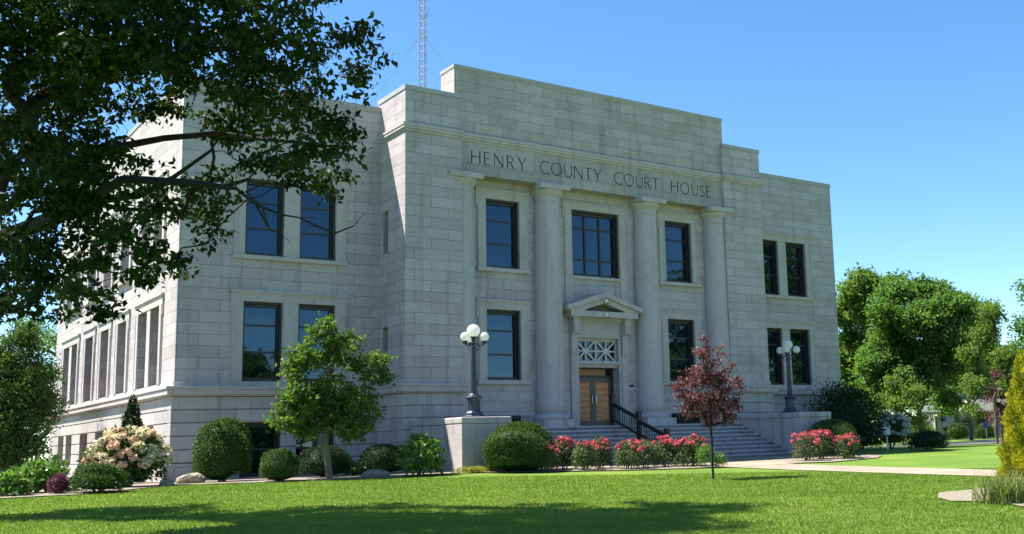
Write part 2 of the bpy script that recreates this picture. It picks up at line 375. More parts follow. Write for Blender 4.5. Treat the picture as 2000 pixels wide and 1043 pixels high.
for g in SW:
    for (z0, z1) in ((ZL0, ZL1), (ZU0, ZU1)):
        for a, c in g: window(w1, a, c, z0, z1, .3, (.29, .63))
        surround(w1, g, z0, z1)
    sill(w1, g[0][0]-.43, g[-1][1]+.43, ZU0, .16, .17)
# base course over the belt, belt course, rusticated basement and plinth
def run(mb, T, u0, u1, z0, z1, p, back=.3): mb.box(T(u0, back, z0), T(u1, -p, z1))
b = MB()
def band(name, levels, bev=0):
    """a band at projection p along each wall run: west wall with left wing, right wing, the two pavilion piers"""
    for k in range(4):
        b = MB()
        for z0, z1, p in levels:
            if k == 0: b.box((-p, -p, z0), (W-p, .3, z1)); b.box((-p, .3, z0), (.3, BK+p, z1))
            if k == 1: b.box((X-W+p, -p, z0), (X+p, .3, z1))
            if k == 2: b.box((W-p, PF-p, z0), (PE+p*.35, .35, z1))
            if k == 3: b.box((X-PE-p*.35, PF-p, z0), (X-W+p, .35, z1))
        b.build(name, M['trim'], ch, bevel=bev)
band('base_course', [(3.302, 3.498, .03)])
band('belt_course', [(3.215, 3.302, .33), (3.02, 3.215, .285), (2.965, 3.02, .19)], .008)
BZ = [.70, 1.152, 1.604, 2.056, 2.508, 2.965]; PB = .10
BL = [(2.2, 3.72), (4.23, 5.72)]; BR = [(X-q, X-p) for p, q in reversed(BL)]
BW = [[(2.21, 3.57), (4.08, 5.43)], [(7.39, 8.93)], [(10.64, 12.23)], [(13.88, 15.57)], [(17.49, 18.94), (19.52, 20.97)]]
b = MB()
def segs(u0, u1, ops):
    out = []; u = u0
    for a, c in sorted(ops): out.append((u, a)); u = c
    return out+[(u, u1)]
def rust(T, u0, u1, ops, zt=2.056, back=.35):
    for j in range(5):
        z0, z1 = BZ[j], BZ[j+1]; o = ops if z1 <= zt+.01 else []
        for a, c in segs(u0, u1, o):
            b.box(T(a, back, z0+.022), T(c, -PB, z1-.018))
            b.box(T(a+.002, back, z0-.02), T(c-.002, -PB+.055, z0+.022))
fw = [o for o in BL]
rust(FR(0), -PB, W, BL); rust(WS(0), .35, BK, [o for g in BW for o in g]); b.build('basement_wall', M['rust'], ch, bevel=.01)
b = MB(); rust(FR(0), X-W, X+PB, BR); b.build('basement_wall', M['rust'], ch, bevel=.01)
for u0, u1 in ((W-PB, PE+.02), (X-PE-.02, X-W+PB)): b = MB(); rust(FR(PF), u0, u1, [], back=2.5); b.build('basement_wall', M['rust'], ch, bevel=.01)
for T, u0, u1, ops in ((FR(0), -.21, W, BL), (FR(0), X-W, X+.21, BR), (WS(0), .3, BK, [o for g in BW for o in g])):
    b = MB()
    for a, c in segs(u0, u1, ops):
        b.box(T(a, .3, -.3), T(c, -.21, .56)); b.box(T(a, .3, .56), T(c, -.16, .68))
    for a, c in ops: b.box(T(a, .3, -.3), T(c, -.05, .12))
    b.build('plinth', M['trim'], ch, bevel=.02)
for u0, u1 in ((W-.21, PE+.1), (X-PE-.1, X-W+.21)): b = MB(); b.box((u0, PF-.21, -.3), (u1, .3, .56)); b.box((u0+.05, PF-.16, .56), (u1-.05, .3, .68)); b.build('plinth', M['trim'], ch, bevel=.02)
for T, ops, d in ((FR(0), BL, .14), (FR(0), BR, .14), (WS(0), [o for g in BW for o in g], .2)):
    for a, c in ops: window(T, a, c, .12, 2.05, d, (.5,), label='dark basement window')
# pavilion: two piers with slit windows, cornice, attic
b = MB()
SL = [(-.745, -.285, 5.57-1.83, 5.57), (-.745, -.285, 8.42, 10.15)]
wall(b, WS(W), PF, .25, 3.3, 14.64, [o for o in SL], .35)
wall(b, FR(PF), W, PE, 3.3, 14.64, [], 0); wall(b, FR(PF), X-PE, X-W, 3.3, 14.64, [], 0)
b.quad((X-W, PF, 3.3), (X-W, .25, 3.3), (X-W, .25, 14.64), (X-W, PF, 14.64))
b.quad((PE, PF, 0), (PE, YR, 0), (PE, YR, 14.64), (PE, PF, 14.64)); b.quad((X-PE, PF, 0), (X-PE, PF, 14.64), (X-PE, YR, 14.64), (X-PE, YR, 0))
b.quad((W, .25, 14.0), (X-W, .25, 14.0), (X-W, .25, 14.64), (W, .25, 14.64)); b.quad((W, PF, 14.64), (PE, PF, 14.64), (PE, .25, 14.64), (W, .25, 14.64)); b.quad((X-PE, PF, 14.64), (X-W, PF, 14.64), (X-W, .25, 14.64), (X-PE, .25, 14.64))
b.build('pavilion_pier', M['ashlar'], ch)
for a, c, z0, z1 in SL:
    w_ = MB(); T = WS(W); w_.box(T(a, .22, z0), T(a+.05, .34, z1)); w_.box(T(c-.05, .22, z0), T(c, .34, z1)); w_.box(T(a+.05, .22, z1-.06), T(c-.05, .34, z1)); w_.box(T(a+.05, .22, z0), T(c-.05, .34, z0+.06))
    o = w_.build('window', M['bronze'], ch); o['label'] = 'narrow slit window'
    p = MB(); p.quad(T(a, .31, z0), T(c, .31, z0), T(c, .31, z1), T(a, .31, z1)); p.build('pane', M['glass'], o)
sill(WS(W), -.86, -.13, 8.42, .1, .05)
b = MB(); P_ = .03
b.box((W-P_, PF-P_, 14.64), (9.82, .28, 14.82)); b.build('pier_coping', M['coping'], ch)
b = MB(); b.box((X-9.82, PF-P_, 14.64), (X-W+P_, .28, 14.82)); b.build('pier_coping', M['coping'], ch)
b = MB(); b.box((9.635, YF-.03, 15.985), (X-9.635, -.9, 16.115)); b.build('attic_coping', M['coping'], ch)
b = MB()
for z0, z1, p in ((13.19, 13.30, .125), (13.08, 13.19, .10), (12.985, 13.08, .045)):
    b.box((W-p, PF-p, z0), (PE+p*.5, -.0, z1)); b.box((X-PE-p*.5, PF-p, z0), (X-W+p, .0, z1)); b.box((PE+p*.5, YF-p, z0), (X-PE-p*.5, YF+.3, z1))
b.build('cornice', M['trim'], ch, bevel=.01)
b = MB(); wall(b, FR(YF), PE, X-PE, 13.0, 14.64, [], 0)
b.box((9.665, YF, 14.64), (X-9.665, -.93, 15.985)); b.quad((PE, YF, 14.645), (X-PE, YF, 14.645), (X-PE, 0, 14.645), (PE, 0, 14.645))
b.build('attic', M['attic'], ch)
b = MB(); b.box((PE, YF, 12.085), (X-PE, YF+.5, 12.99)); b.box((PE, YF-.022, 11.665), (X-PE, YR+.3, 12.085)); b.box((PE, YF-.04, 12.03), (X-PE, YF, 12.09))
frz = b.build('frieze', stone_mat('frieze_stone', (.395, .37, .33), bw=1.55, rowh=.92, z0=12.085, mort=.007, stain=.6), ch)
# recessed centre wall with its openings
C = [(11.36, 12.935), (X-12.935, X-11.36)]; CW = (15.54, X-15.54); DO = (15.75, X-15.75)
T = FR(YR); b = MB()
ops = [(a, c, z0, z1) for a, c in C for z0, z1 in ((3.515, 6.36), (8.06, 10.91))]+[(CW[0], CW[1], 8.01, 10.9), (DO[0], DO[1], 1.6, 5.35)]
wall(b, T, PE, X-PE, 0, 11.67, ops, .42)
b.build('portico_wall', M['ashlar'], ch)
for a, c in C:
    for z0, z1 in ((3.515, 6.36), (8.06, 10.91)):
        window(T, a, c, z0, z1, .09, (.29, .63)); surround(T, [(a, c)], z0, z1); sill(T, a-.44, c+.44, z0, .165, .14)
window(T, CW[0], CW[1], 8.01, 10.9, .09, (.26, .735), (.345, .655)); surround(T, [CW], 8.01, 10.9, False); sill(T, CW[0]-.02, CW[1]+.02, 8.01, .13, .07)
for s, u in ((-1, CW[0]), (1, CW[1])):
    b = MB(); b.box(T(u+s*.02, 0, 6.7), T(u+s*.40, -.055, 8.01)); b.box(T(u+s*.30, -.055, 6.7), T(u+s*.36, -.075, 8.01))
    b.build('window_jamb', M['trim'], ch)
# columns
for cx in (10.08, 14.2, X-14.2, X-10.08):
    cy = -1.65
    s = MB(); prof = [(.62, 2.12), (.615, 2.5)]
    for zj in (5.126, 8.034):
        r = .615-(zj-2.5)/8.5*.075; prof += [(r, zj-.06), (r, zj-.03), (r, zj-.012), (r-.018, zj-.004), (r-.018, zj+.004), (r, zj+.012), (r, zj+.03), (r, zj+.06)]
    prof += [(.548, 9.9), (.535, 10.93), (.535, 11.0)]
    col = s.lathe(prof, (cx, cy), 48).build('column', M['column'], ch)
    k = MB(); k.lathe([(.535, 10.9), (.57, 10.92), (.57, 10.98), (.54, 11.0), (.54, 11.17), (.575, 11.19), (.66, 11.3), (.705, 11.38), (.71, 11.452)], (cx, cy), 48)
    k.box((cx-.735, cy-.735, 11.452), (cx+.735, cy+.3, 11.668)); k.build('capital', M['trim'], col, bevel=.008)
    k = MB(); k.lathe([(.72, 1.885), (.755, 1.93), (.77, 1.99), (.755, 2.06), (.70, 2.1), (.65, 2.12), (.62, 2.16)], (cx, cy), 48)
    k.build('column_base', M['trim'], col, smooth=False)
    k = MB(); k.box((cx-.80, cy-.80, 1.55), (cx+.80, cy+.3, 1.886)); k.build('column_plinth', M['steps'], col, bevel=.01)
for o in [q for q in ch.children if q.name.startswith('column')]:
    o.data.shade_smooth()
# entrance: jambs, brackets, pediment, grille, doors
b = MB()
for s in (-1, 1):
    u = 16.8+s*1.05
    b.box(T(u, 0, 1.6), T(u+s*.12, -.05, 5.35)); b.box(T(u+s*.12, 0, 1.6), T(u+s*.42, -.10, 4.62)); b.box(T(u+s*.16, 0, 4.62), T(u+s*.46, -.02, 6.18))
    b.box(T(u+s*.19, -.10, 1.75), T(u+s*.35, -.115, 4.5))
b.box(T(15.63, 0, 5.35), T(17.97, -.05, 6.0)); b.box(T(15.8, -.05, 5.47), T(17.8, -.065, 5.88)); b.box(T(15.55, 0, 6.0), T(18.05, -.12, 6.06)); b.box(T(15.55, 0, 6.06), T(18.05, -.2, 6.12)); b.box(T(15.55, 0, 6.12), T(18.05, -.28, 6.19))
b.build('door_surround', M['trim'], ch, bevel=.006)
for s in (-1, 1):
    k = MB(); u0, u1 = 16.8+s*1.34-.15, 16.8+s*1.34+.15
    prof = [(YR-.02, 4.6), (YR-.16, 4.6), (YR-.19, 4.68), (YR-.20, 5.35), (YR-.26, 5.48), (YR-.40, 5.52), (YR-.42, 6.12), (YR-.02, 6.12)]
    k.prism(prof, 0, u0, u1); k.box((u0-.06, YR-.02, 6.12), (u1+.06, YR-.46, 6.19)); k.box((u0+.05, YR-.15, 4.7), (u1-.05, YR-.215, 5.3)); k.box((u0+.05, YR-.38, 5.6), (u1-.05, YR-.43, 6.05))
    k.build('bracket', M['trim'], ch, bevel=.006)
hw = 1.75; b = MB()
b.box((16.8-hw, YR-.6, 6.19), (16.8+hw, YR, 6.44))
yo = YR-.6
def tri(x0, zb, za, t): return [(16.8-x0, zb), (16.8, za), (16.8+x0, zb)]
# raking members as two sloped prisms
for s in (-1, 1):
    b.prism([(16.8, 7.28), (16.8, 7.03), (16.8+s*1.95, 6.44), (16.8+s*1.98, 6.63)], 1, yo-.12, YR)
    b.prism([(16.8, 7.03), (16.8, 6.80), (16.8+s*1.0, 6.5), (16.8+s*1.0, 6.44), (16.8+s*1.93, 6.44)], 1, yo, YR)
pd = b.build('pediment', M['trim'], ch, bevel=.01)
k = MB(); k.prism([(15.95, 6.442), (16.8, 6.79), (17.65, 6.442)], 1, YR-.25, YR-.1); k.build('tympanum', plain('weathered_brown_stone', (.14, .11, .09), .9, noise=.3), pd)
for (z, yy) in ((6.86, yo-.02), (6.27, yo-.02)):
    k = MB(); k.box((16.73, yy, z-.02), (16.87, yy-.09, z+.09)); k.sphere((16.8, yy-.1, z-.02), .075, 8)
    o = k.build('security_camera', M['white'], ch); l = MB(); l.sphere((16.83, yy-.14, z-.06), .045, 6); l.build('lens', M['black'], o)
b = MB(); yd = YR+.18
b.box((15.75, YR+.1, 4.1), (17.85, YR+.5, 4.24)); b.box((15.75, YR-.03, 4.24), (17.85, YR+.5, 4.35)); b.box((15.75, YR+.12, 5.27), (17.85, YR+.4, 5.35))
b.build('door_lintel', M['trim'], ch)
b = MB(); gx0, gx1, gz0, gz1 = 15.75, 17.85, 4.35, 5.27
n = 4; cw = (gx1-gx0)/n; hh = (gz1-gz0)
for i in range(n+1): x = gx0+i*cw; b.box((max(gx0, x-.035), yd, gz0), (min(gx1, x+.035), yd+.08, gz1))
zm = (gz0+gz1)/2; b.box((gx0, yd+.004, zm-.035), (gx1, yd+.076, zm+.035)); b.box((gx0, yd+.006, gz0), (gx1, yd+.074, gz0+.05)); b.box((gx0, yd+.006, gz1-.05), (gx1, yd+.074, gz1))
def bar(p, q, wd):
    dx, dz = q[0]-p[0], q[1]-p[1]; L = math.hypot(dx, dz); nx, nz = -dz/L*wd/2, dx/L*wd/2
    b.prism([(p[0]+nx, p[1]+nz), (q[0]+nx, q[1]+nz), (q[0]-nx, q[1]-nz), (p[0]-nx, p[1]-nz)], 1, yd+.01, yd+.07)
for h in (0, 1):
    cx = gx0+cw*(1+2*h)
    for sx in (-1, 1):
        for sz in (-1, 1): bar((cx, zm), (cx+sx*cw, zm+sz*hh/2), .075)
gr = b.build('transom_grille', plain('white_stone_grille', (.55, .53, .48), .8), ch)
p = MB(); p.quad((gx0, yd+.1, gz0), (gx1, yd+.1, gz0), (gx1, yd+.1, gz1), (gx0, yd+.1, gz1)); p.build('pane', M['glass'], gr)
def ply_mat(name, c1, c2, sx):
    ma, t, bb = new_mat(name); bb.inputs['Roughness'].default_value = .6; bb.inputs['Specular IOR Level'].default_value = .2
    tc = N(t, 'ShaderNodeTexCoord'); mp = N(t, 'ShaderNodeMapping'); mp.inputs['Scale'].default_value = sx
    wv = N(t, 'ShaderNodeTexWave'); wv.bands_direction = 'Z'; wv.inputs['Scale'].default_value = 1.6; wv.inputs['Distortion'].default_value = 9; wv.inputs['Detail'].default_value = 3
    t.links.new(tc.outputs['Object'], mp.inputs[0]); t.links.new(mp.outputs[0], wv.inputs['Vector'])
    r = ramp(t, [(.1, c1), (.5, c2), (.9, tuple(x*1.15 for x in c2))]); t.links.new(wv.outputs['Color'], r.inputs[0]); t.links.new(r.outputs[0], bb.inputs['Base Color'])
    return ma
M['paper'] = plain('tan_paper', (.42, .24, .14), .8)
M['ply'] = ply_mat('plywood_behind_glass', (.47, .195, .09), (.56, .245, .12), (.6, 1, .8))
YD = YR+.50
b = MB(); b.box((15.75, YD-.06, 1.6), (15.83, YD+.1, 4.1)); b.box((17.77, YD-.06, 1.6), (17.85, YD+.1, 4.1)); b.box((15.83, YD-.06, 4.04), (17.77, YD+.1, 4.1)); b.box((15.83, YD-.06, 3.70), (17.77, YD+.1, 3.78))
df = b.build('door_frame', M['bronze'], ch)
p = MB(); p.box((15.83, YD, 3.78), (17.5, YD+.03, 4.04)); p.build('transom_panel', plain('orange_brown_plywood', (.33, .14, .06), .5, noise=.2), df)
p = MB(); p.quad((17.5, YD+.02, 3.78), (17.77, YD+.02, 3.78), (17.77, YD+.02, 4.04), (17.5, YD+.02, 4.04)); p.build('pane', M['glass'], df)
M['doorframe'] = plain('grey_bronze_door', (.075, .06, .055), .4)
for s in (-1, 1):
    x0, x1 = sorted((16.8+s*.005, 16.8+s*.965)); b = MB()
    b.box((x0, YD-.04, 1.62), (x0+.14, YD+.02, 3.69)); b.box((x1-.14, YD-.04, 1.62), (x1, YD+.02, 3.69)); b.box((x0+.14, YD-.04, 1.62), (x1-.14, YD+.02, 1.86)); b.box((x0+.14, YD-.04, 3.50), (x1-.14, YD+.02, 3.69))
    d = b.build('door', M['doorframe'], ch); d['label'] = 'glazed bronze door boarded with plywood'
    p = MB(); p.box((x0+.14, YD-.005, 1.86), (x1-.14, YD+.01, 3.50)); p.build('boarded_pane', M['ply'], d)
    k = MB(); hx = 16.8+s*.085
    k.tube([(hx, YD-.04, 2.52), (hx, YD-.12, 2.55), (hx+s*.02, YD-.14, 2.72), (hx, YD-.12, 2.9), (hx, YD-.04, 2.93)], .022, 8); k.build('handle', M['chrome'], d)
    for q in (((16.02, 2.75, 16.2, 3.0), (16.28, 2.88, 16.47, 2.98)) if s < 0 else ((17.0, 2.78, 17.3, 3.0), (17.35, 2.05, 17.5, 2.09))):
        k = MB(); k.box((q[0], YD-.012, q[1]), (q[2], YD-.006, q[3])); k.build('notice', M['paper'], d)
b = MB(); b.box(T(18.4, 0, 3.26), T(18.65, -.02, 3.37)); b.build('plaque', M['black'], ch)
# stairs, cheek walls, areaway railings and painted dark openings
TR, NR = .40, 9; RS = (1.6-.06)/NR
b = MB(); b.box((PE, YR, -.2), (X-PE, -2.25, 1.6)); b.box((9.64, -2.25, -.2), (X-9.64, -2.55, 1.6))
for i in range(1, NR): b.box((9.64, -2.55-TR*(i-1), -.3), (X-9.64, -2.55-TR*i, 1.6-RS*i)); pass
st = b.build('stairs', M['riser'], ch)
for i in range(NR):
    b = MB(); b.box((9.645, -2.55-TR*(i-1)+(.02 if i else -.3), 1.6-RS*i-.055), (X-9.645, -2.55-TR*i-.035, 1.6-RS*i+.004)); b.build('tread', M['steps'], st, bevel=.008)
for a, c in ((7.703, 9.64), (X-9.64, X-7.703)):
    b = MB(); b.box((a, PF-.05, -.3), (c, -6.26, 1.70)); k = b.build('cheek_wall', M['cheek'], ch, bevel=.015)
    b = MB(); b.box((a-.015, PF-.12, 1.703), (c+.015, -6.275, 1.94)); b.build('cheek_cap', M['cheek'], k, bevel=.05)
for a, c in ((11.15, 13.0), (X-13.0, X-11.15)):
    b = MB()
    for i in range(15): x = a+(c-a)*i/14; b.tube([(x, -1.95, 1.6), (x, -1.95, 2.1), (x, -1.95, 2.16)], [.012, .012, .002], 5)
    for z in (1.66, 2.0): b.box((a, -1.962, z), (c, -1.938, z+.03))
    b.build('area_railing', M['black'], ch)
    b = MB(); b.box((a+.1, YR-.004, 1.62), (c-.1, YR-.03, 2.1)); b.build('basement_opening_panel', M['void'], ch)  # solid slab; the opening's inner darkness is put into its near-black colour
# the name cut in the frieze
def stroke_letter(chh):
    arc = lambda cx, cz, rx, rz, a0, a1, n=14: [(cx+rx*math.cos(math.radians(a0+(a1-a0)*i/n)), cz+rz*math.sin(math.radians(a0+(a1-a0)*i/n))) for i in range(n+1)]
    k, t = .10, .062
    return {
     'H': (.70, [([(0, 0), (0, 1)], k), ([(.70, 0), (.70, 1)], k), ([(0, .52), (.70, .52)], t)]),
     'E': (.45, [([(0, 0), (0, 1)], k), ([(0, .972), (.43, .972)], t), ([(0, .53), (.36, .53)], t), ([(0, .028), (.47, .028)], t)]),
     'N': (.74, [([(0, 0), (0, 1)], t), ([(0, 1), (.74, 0)], k), ([(.74, 0), (.74, 1)], t)]),
     'R': (.56, [([(0, 0), (0, 1)], k), ([(0, .972), (.2, .972)]+arc(.2, .73, .29, .242, 90, -90)+[(0, .488)], t), ([(.22, .488), (.60, 0)], k)]),
     'Y': (.68, [([(0, 1), (.34, .46)], k), ([(.68, 1), (.34, .46)], t), ([(.34, .48), (.34, 0)], k)]),
     'C': (.74, [(arc(.5, .5, .48, .50, 48, 312, 22), .07)]),
     'O': (.98, [(arc(.49, .5, .47, .50, 0, 360, 30), .07)]),
     'U': (.66, [([(0, 1), (0, .32)]+arc(.33, .32, .33, .31, 180, 360)+[(.66, 1)], .07)]),
     'T': (.62, [([(.31, 0), (.31, .97)], k), ([(0, .972), (.62, .972)], t)]),
     'S': (.44, [(arc(.22, .74, .20, .245, 35, 245, 14)+arc(.21, .255, .225, .245, 62, -150, 16), .07)]),
    }[chh]
b = MB(); Hh = .53; Z0 = 12.125; ctr = 0
for word, xa, xb in (('HENRY', 10.42, 12.93), ('COUNTY', 13.64, 16.74), ('COURT', 17.46, 19.93), ('HOUSE', 20.68, 23.06)):
    lets = [stroke_letter(q) for q in word]; tot = sum(l[0] for l in lets); gap = ((xb-xa)/Hh-tot)/(len(word)-1); x = 0
    for wd, strokes in lets:
        b = MB()
        for pts, th in strokes:
            for (p, q) in zip(pts[:-1], pts[1:]):
                dx, dz = q[0]-p[0], q[1]-p[1]; L = math.hypot(dx, dz)
                if L < 1e-6: continue
                nx, nz = -dz/L*th/2, dx/L*th/2; ex, ez = (dx/L*.01, dz/L*.01) if len(pts) > 2 else (0, 0)
                P = lambda u, v: (xa+(x+u)*Hh, Z0+v*Hh)
                ctr += 1
                b.prism([P(p[0]-ex+nx, p[1]-ez+nz), P(q[0]+ex+nx, q[1]+ez+nz), P(q[0]+ex-nx, q[1]+ez-nz), P(p[0]-ex-nx, p[1]-ez-nz)], 1, YF-.003-(ctr % 7)*.0004, YF)
        b.build('letter', M['letter'], frz)
        x += wd+gap

# railing up the middle of the stairs
rl = empty('stair_railing', (16.8, -2.55, 0)); tag(rl, 'black iron railing with square posts down the middle of the front steps', 'railing')
ps = [(-2.42, 1.6, 1.27), (-4.2, .94, 1.16), (-6.0, .06, 1.30)]
for y, z, h in ps:
    b = MB(); y -= -2.55
    b.box((-.085, y-.085, z-.02), (.085, y+.085, z+h-.06)); b.box((-.12, y-.12, z+h-.06), (.12, y+.12, z+h-.02)); b.box((-.095, y-.095, z+h-.02), (.095, y+.095, z+h+.02)); b.box((-.115, y-.115, z-.02), (.115, y+.115, z+.06))
    b.build('post', M['black'], rl)
for (y0, z0, h0), (y1, z1, h1) in zip(ps[:-1], ps[1:]):
    y0 += 2.55; y1 += 2.55; b = MB(); sl_ = lambda z: z
    def rail(za, zb, hh, ww): b.prism([(y0-.08, za), (y1+.08, zb), (y1+.08, zb+hh), (y0-.08, za+hh)], 0, -ww, ww)
    ta, tb = z0+h0-.48, z1+h1-.32; ba, bb_ = z0+.18, z1+.22
    if y1 < -3: tb = ta-.60; bb_ = ba-.6
    rail(ta, tb, .15, .04); rail(ba, bb_, .09, .035)
    b.build('rail', M['black'], rl)
    n = 11
    for i in range(1, n):
        t_ = i/n; y = y0+(y1-y0)*t_
        b = MB(); b.box((-.014, y-.014, ba+(bb_-ba)*t_+.05), (.014, y+.014, ta+(tb-ta)*t_+.05)); b.build('baluster', M['black'], rl)

# lamps on the cheek walls
def make_lamp(angs):
    r = empty('street_lamp')
    def oct_prof(p, name, mat, sides=8):
        b = MB(); b.lathe(p, (0, 0), sides); return b.build(name, mat, r)
    b = MB(); b.lathe([(.40, 0), (.40, .05), (.33, .08), (.31, .16), (.24, .22), (.225, .27), (.225, .60), (.245, .64), (.30, .67), (.30, .72), (.2, .78), (.13, .84), (.11, .88)], (0, 0), 8)
    for k in range(8):
        a = 2*math.pi*(k+.5)/8; c_, s_ = math.cos(a), math.sin(a); q = lambda t, u, z: (c_*t-s_*u, s_*t+c_*u, z)
        b.quad(q(.215, -.05, .32), q(.215, .05, .32), q(.215, .05, .56), q(.215, -.05, .56))
    b.build('lamp_base', M['lampblue'], r, bevel=.006)
    b = MB(); b.lathe([(.125, .86), (.115, .95), (.11, 1.0), (.085, 2.4), (.10, 2.42), (.10, 2.5), (.075, 2.52), (.075, 2.8), (.11, 2.84), (.11, 2.87)], (0, 0), 10); b.build('lamp_pole', M['lampblue'], r)
    for a in angs:
        c_, s_ = math.cos(math.radians(a)), math.sin(math.radians(a)); q = lambda t, z: (c_*t, s_*t, z)
        b = MB(); b.tube([q(.06, 2.62), q(.2, 2.52), q(.33, 2.52), q(.40, 2.60)], .02, 6); b.tube([q(.08, 2.44), q(.16, 2.36), q(.25, 2.42), q(.22, 2.52)], .014, 6); b.tube([q(.07, 2.58), q(.40, 2.58)], .012, 6)
        b.lathe([(.03, 2.56), (.07, 2.6), (.09, 2.66), (.075, 2.70)], q(.40, 0)[:2], 10)
        arm = b.build('lamp_arm', M['lampblue'], r)
        g = MB(); g.sphere(q(.40, 2.83), .165, 14); g.build('globe', M['globe'], arm, smooth=True)
    g = MB(); g.sphere((0, 0, 3.06), .235, 16); g.build('globe', M['globe'], r, smooth=True)
    return r
cam_az = -37.8   # image right, as an angle in the plan
l1 = make_lamp((cam_az-7, cam_az+113, cam_az+233)); l1.location = (8.67, -5.34, 1.94)
l2 = make_lamp((cam_az+5, cam_az+140, cam_az+253)); l2.location = (24.93, -4.75, 1.94)
tag(l1, 'dark blue globe lamp post on the cheek wall left of the steps', 'lamp post', 'globe lamps on the stair cheek walls')
tag(l2, 'dark blue globe lamp post on the cheek wall right of the steps', 'lamp post', 'globe lamps on the stair cheek walls')

# lattice mast behind the parapet
ma = empty('radio_mast', (13.2, 8, 14.1)); tag(ma, 'thin steel lattice mast with guy wires rising behind the roof parapet', 'radio mast')
b = MB(); rr = .2; H_ = 18; cs = [(rr*math.cos(math.radians(a)), rr*math.sin(math.radians(a))) for a in (20, 140, 260)]
for c in cs: b.tube([(c[0], c[1], 0), (c[0], c[1], H_)], .034, 6)
for i in range(int(H_/.4)):
    for k in range(3):
        p, q = cs[k], cs[(k+1) % 3]; z = i*.4
        b.tube([(p[0], p[1], z), (q[0], q[1], z+.4)], .014, 4, False); b.tube([(q[0], q[1], z), (p[0], p[1], z)], .012, 4, False)
b.build('lattice', M['steel'], ma)
zt = 21.5-14.1
for p in ((-6.5, -4.5, -.05), (-3.5, 6, .2), (5, -1.5, -.1)):
    b = MB(); b.tube([(0, 0, zt), p], .012, 5, False); b.build('guy_wire', M['steel'], ma)
b = MB()
for s in (-1, 1): b.tube([(s*.2, 0, 8.2), (s*.34, 0, 8.7), (s*.38, 0, 9.3), (s*.34, 0, 9.9), (s*.2, 0, 10.4)], .016, 5)
b.tube([(.2, 0, 5.6), (.55, 0, 5.6), (.55, 0, 5.9)], .012, 5); b.build('antenna', M['steel'], ma)
# ------------------------------------------------------------------ plants
def leaf_mat(name, c0, c1, c2, trans=.35, rough=.55, tcol=None):
    ma, t, b = new_mat(name); b.inputs['Roughness'].default_value = rough; b.inputs['Specular IOR Level'].default_value = .12
    at = N(t, 'ShaderNodeAttribute'); at.attribute_name = 'tone'
    r = ramp(t, [(0, c0), (.5, c1), (1, c2)]); t.links.new(at.outputs['Fac'], r.inputs[0]); t.links.new(r.outputs[0], b.inputs['Base Color'])
    tr = N(t, 'ShaderNodeBsdfTranslucent'); mx = N(t, 'ShaderNodeMixShader'); mx.inputs[0].default_value = trans
    cc = mixc(t, r.outputs[0], tcol or (1.25, 1.35, .5), 1, 'MULTIPLY'); t.links.new(cc, tr.inputs[0])
    t.links.new(b.outputs[0], mx.inputs[1]); t.links.new(tr.outputs[0], mx.inputs[2])
    t.links.new(mx.outputs[0], t.nodes['Material Output'].inputs[0])
    return ma
def unit(a): return a/np.maximum(np.linalg.norm(a, axis=-1, keepdims=True), 1e-9)
def leaves(P, D, Nn, L, Wd, rng, fold=.18):
    """one folded four-cornered blade per point: base, two sides, tip"""
    D = unit(D); S = unit(np.cross(D, Nn)); U = np.cross(S, D); L = L[:, None]; Wd = Wd[:, None]
    V = np.stack([P, P+D*L*.45+S*Wd*.5+U*Wd*fold, P+D*L, P+D*L*.45-S*Wd*.5+U*Wd*fold], 1).reshape(-1, 3)
    i = np.arange(len(P))[:, None]*4
    F = np.concatenate([i+np.array([[0, 1, 2]]), i+np.array([[0, 2, 3]])], 1).reshape(-1, 3)
    return V, F, np.repeat(rng.random(len(P)), 2)
def cluster_leaves(C, rc, per, size, rng, flat=.7, up=.6, out=None, aspect=.6, droop=.3):
    n = len(C); k = rng.poisson(per, n); idx = np.repeat(np.arange(n), k)
    rcs = np.broadcast_to(np.asarray(rc, float), (n,))[idx]
    P = C[idx]+rng.normal(0, 1, (len(idx), 3))*rcs[:, None]*np.array([1, 1, flat])*.6
    Nn = unit(rng.normal(0, 1, P.shape)+np.array([0, 0, up*2]))
    D = rng.normal(0, 1, P.shape)+np.array([0, 0, -droop])
    if out is not None: D += unit(P-np.array(out))*.8
    L = size*rng.uniform(.65, 1.25, len(P)); cl = rng.random(n)
    V, F, r = leaves(P, D, Nn, L, L*aspect, rng)
    r = np.clip(np.repeat(cl[idx], 2)*.55+r*.5, 0, 1)
    return V, F, r
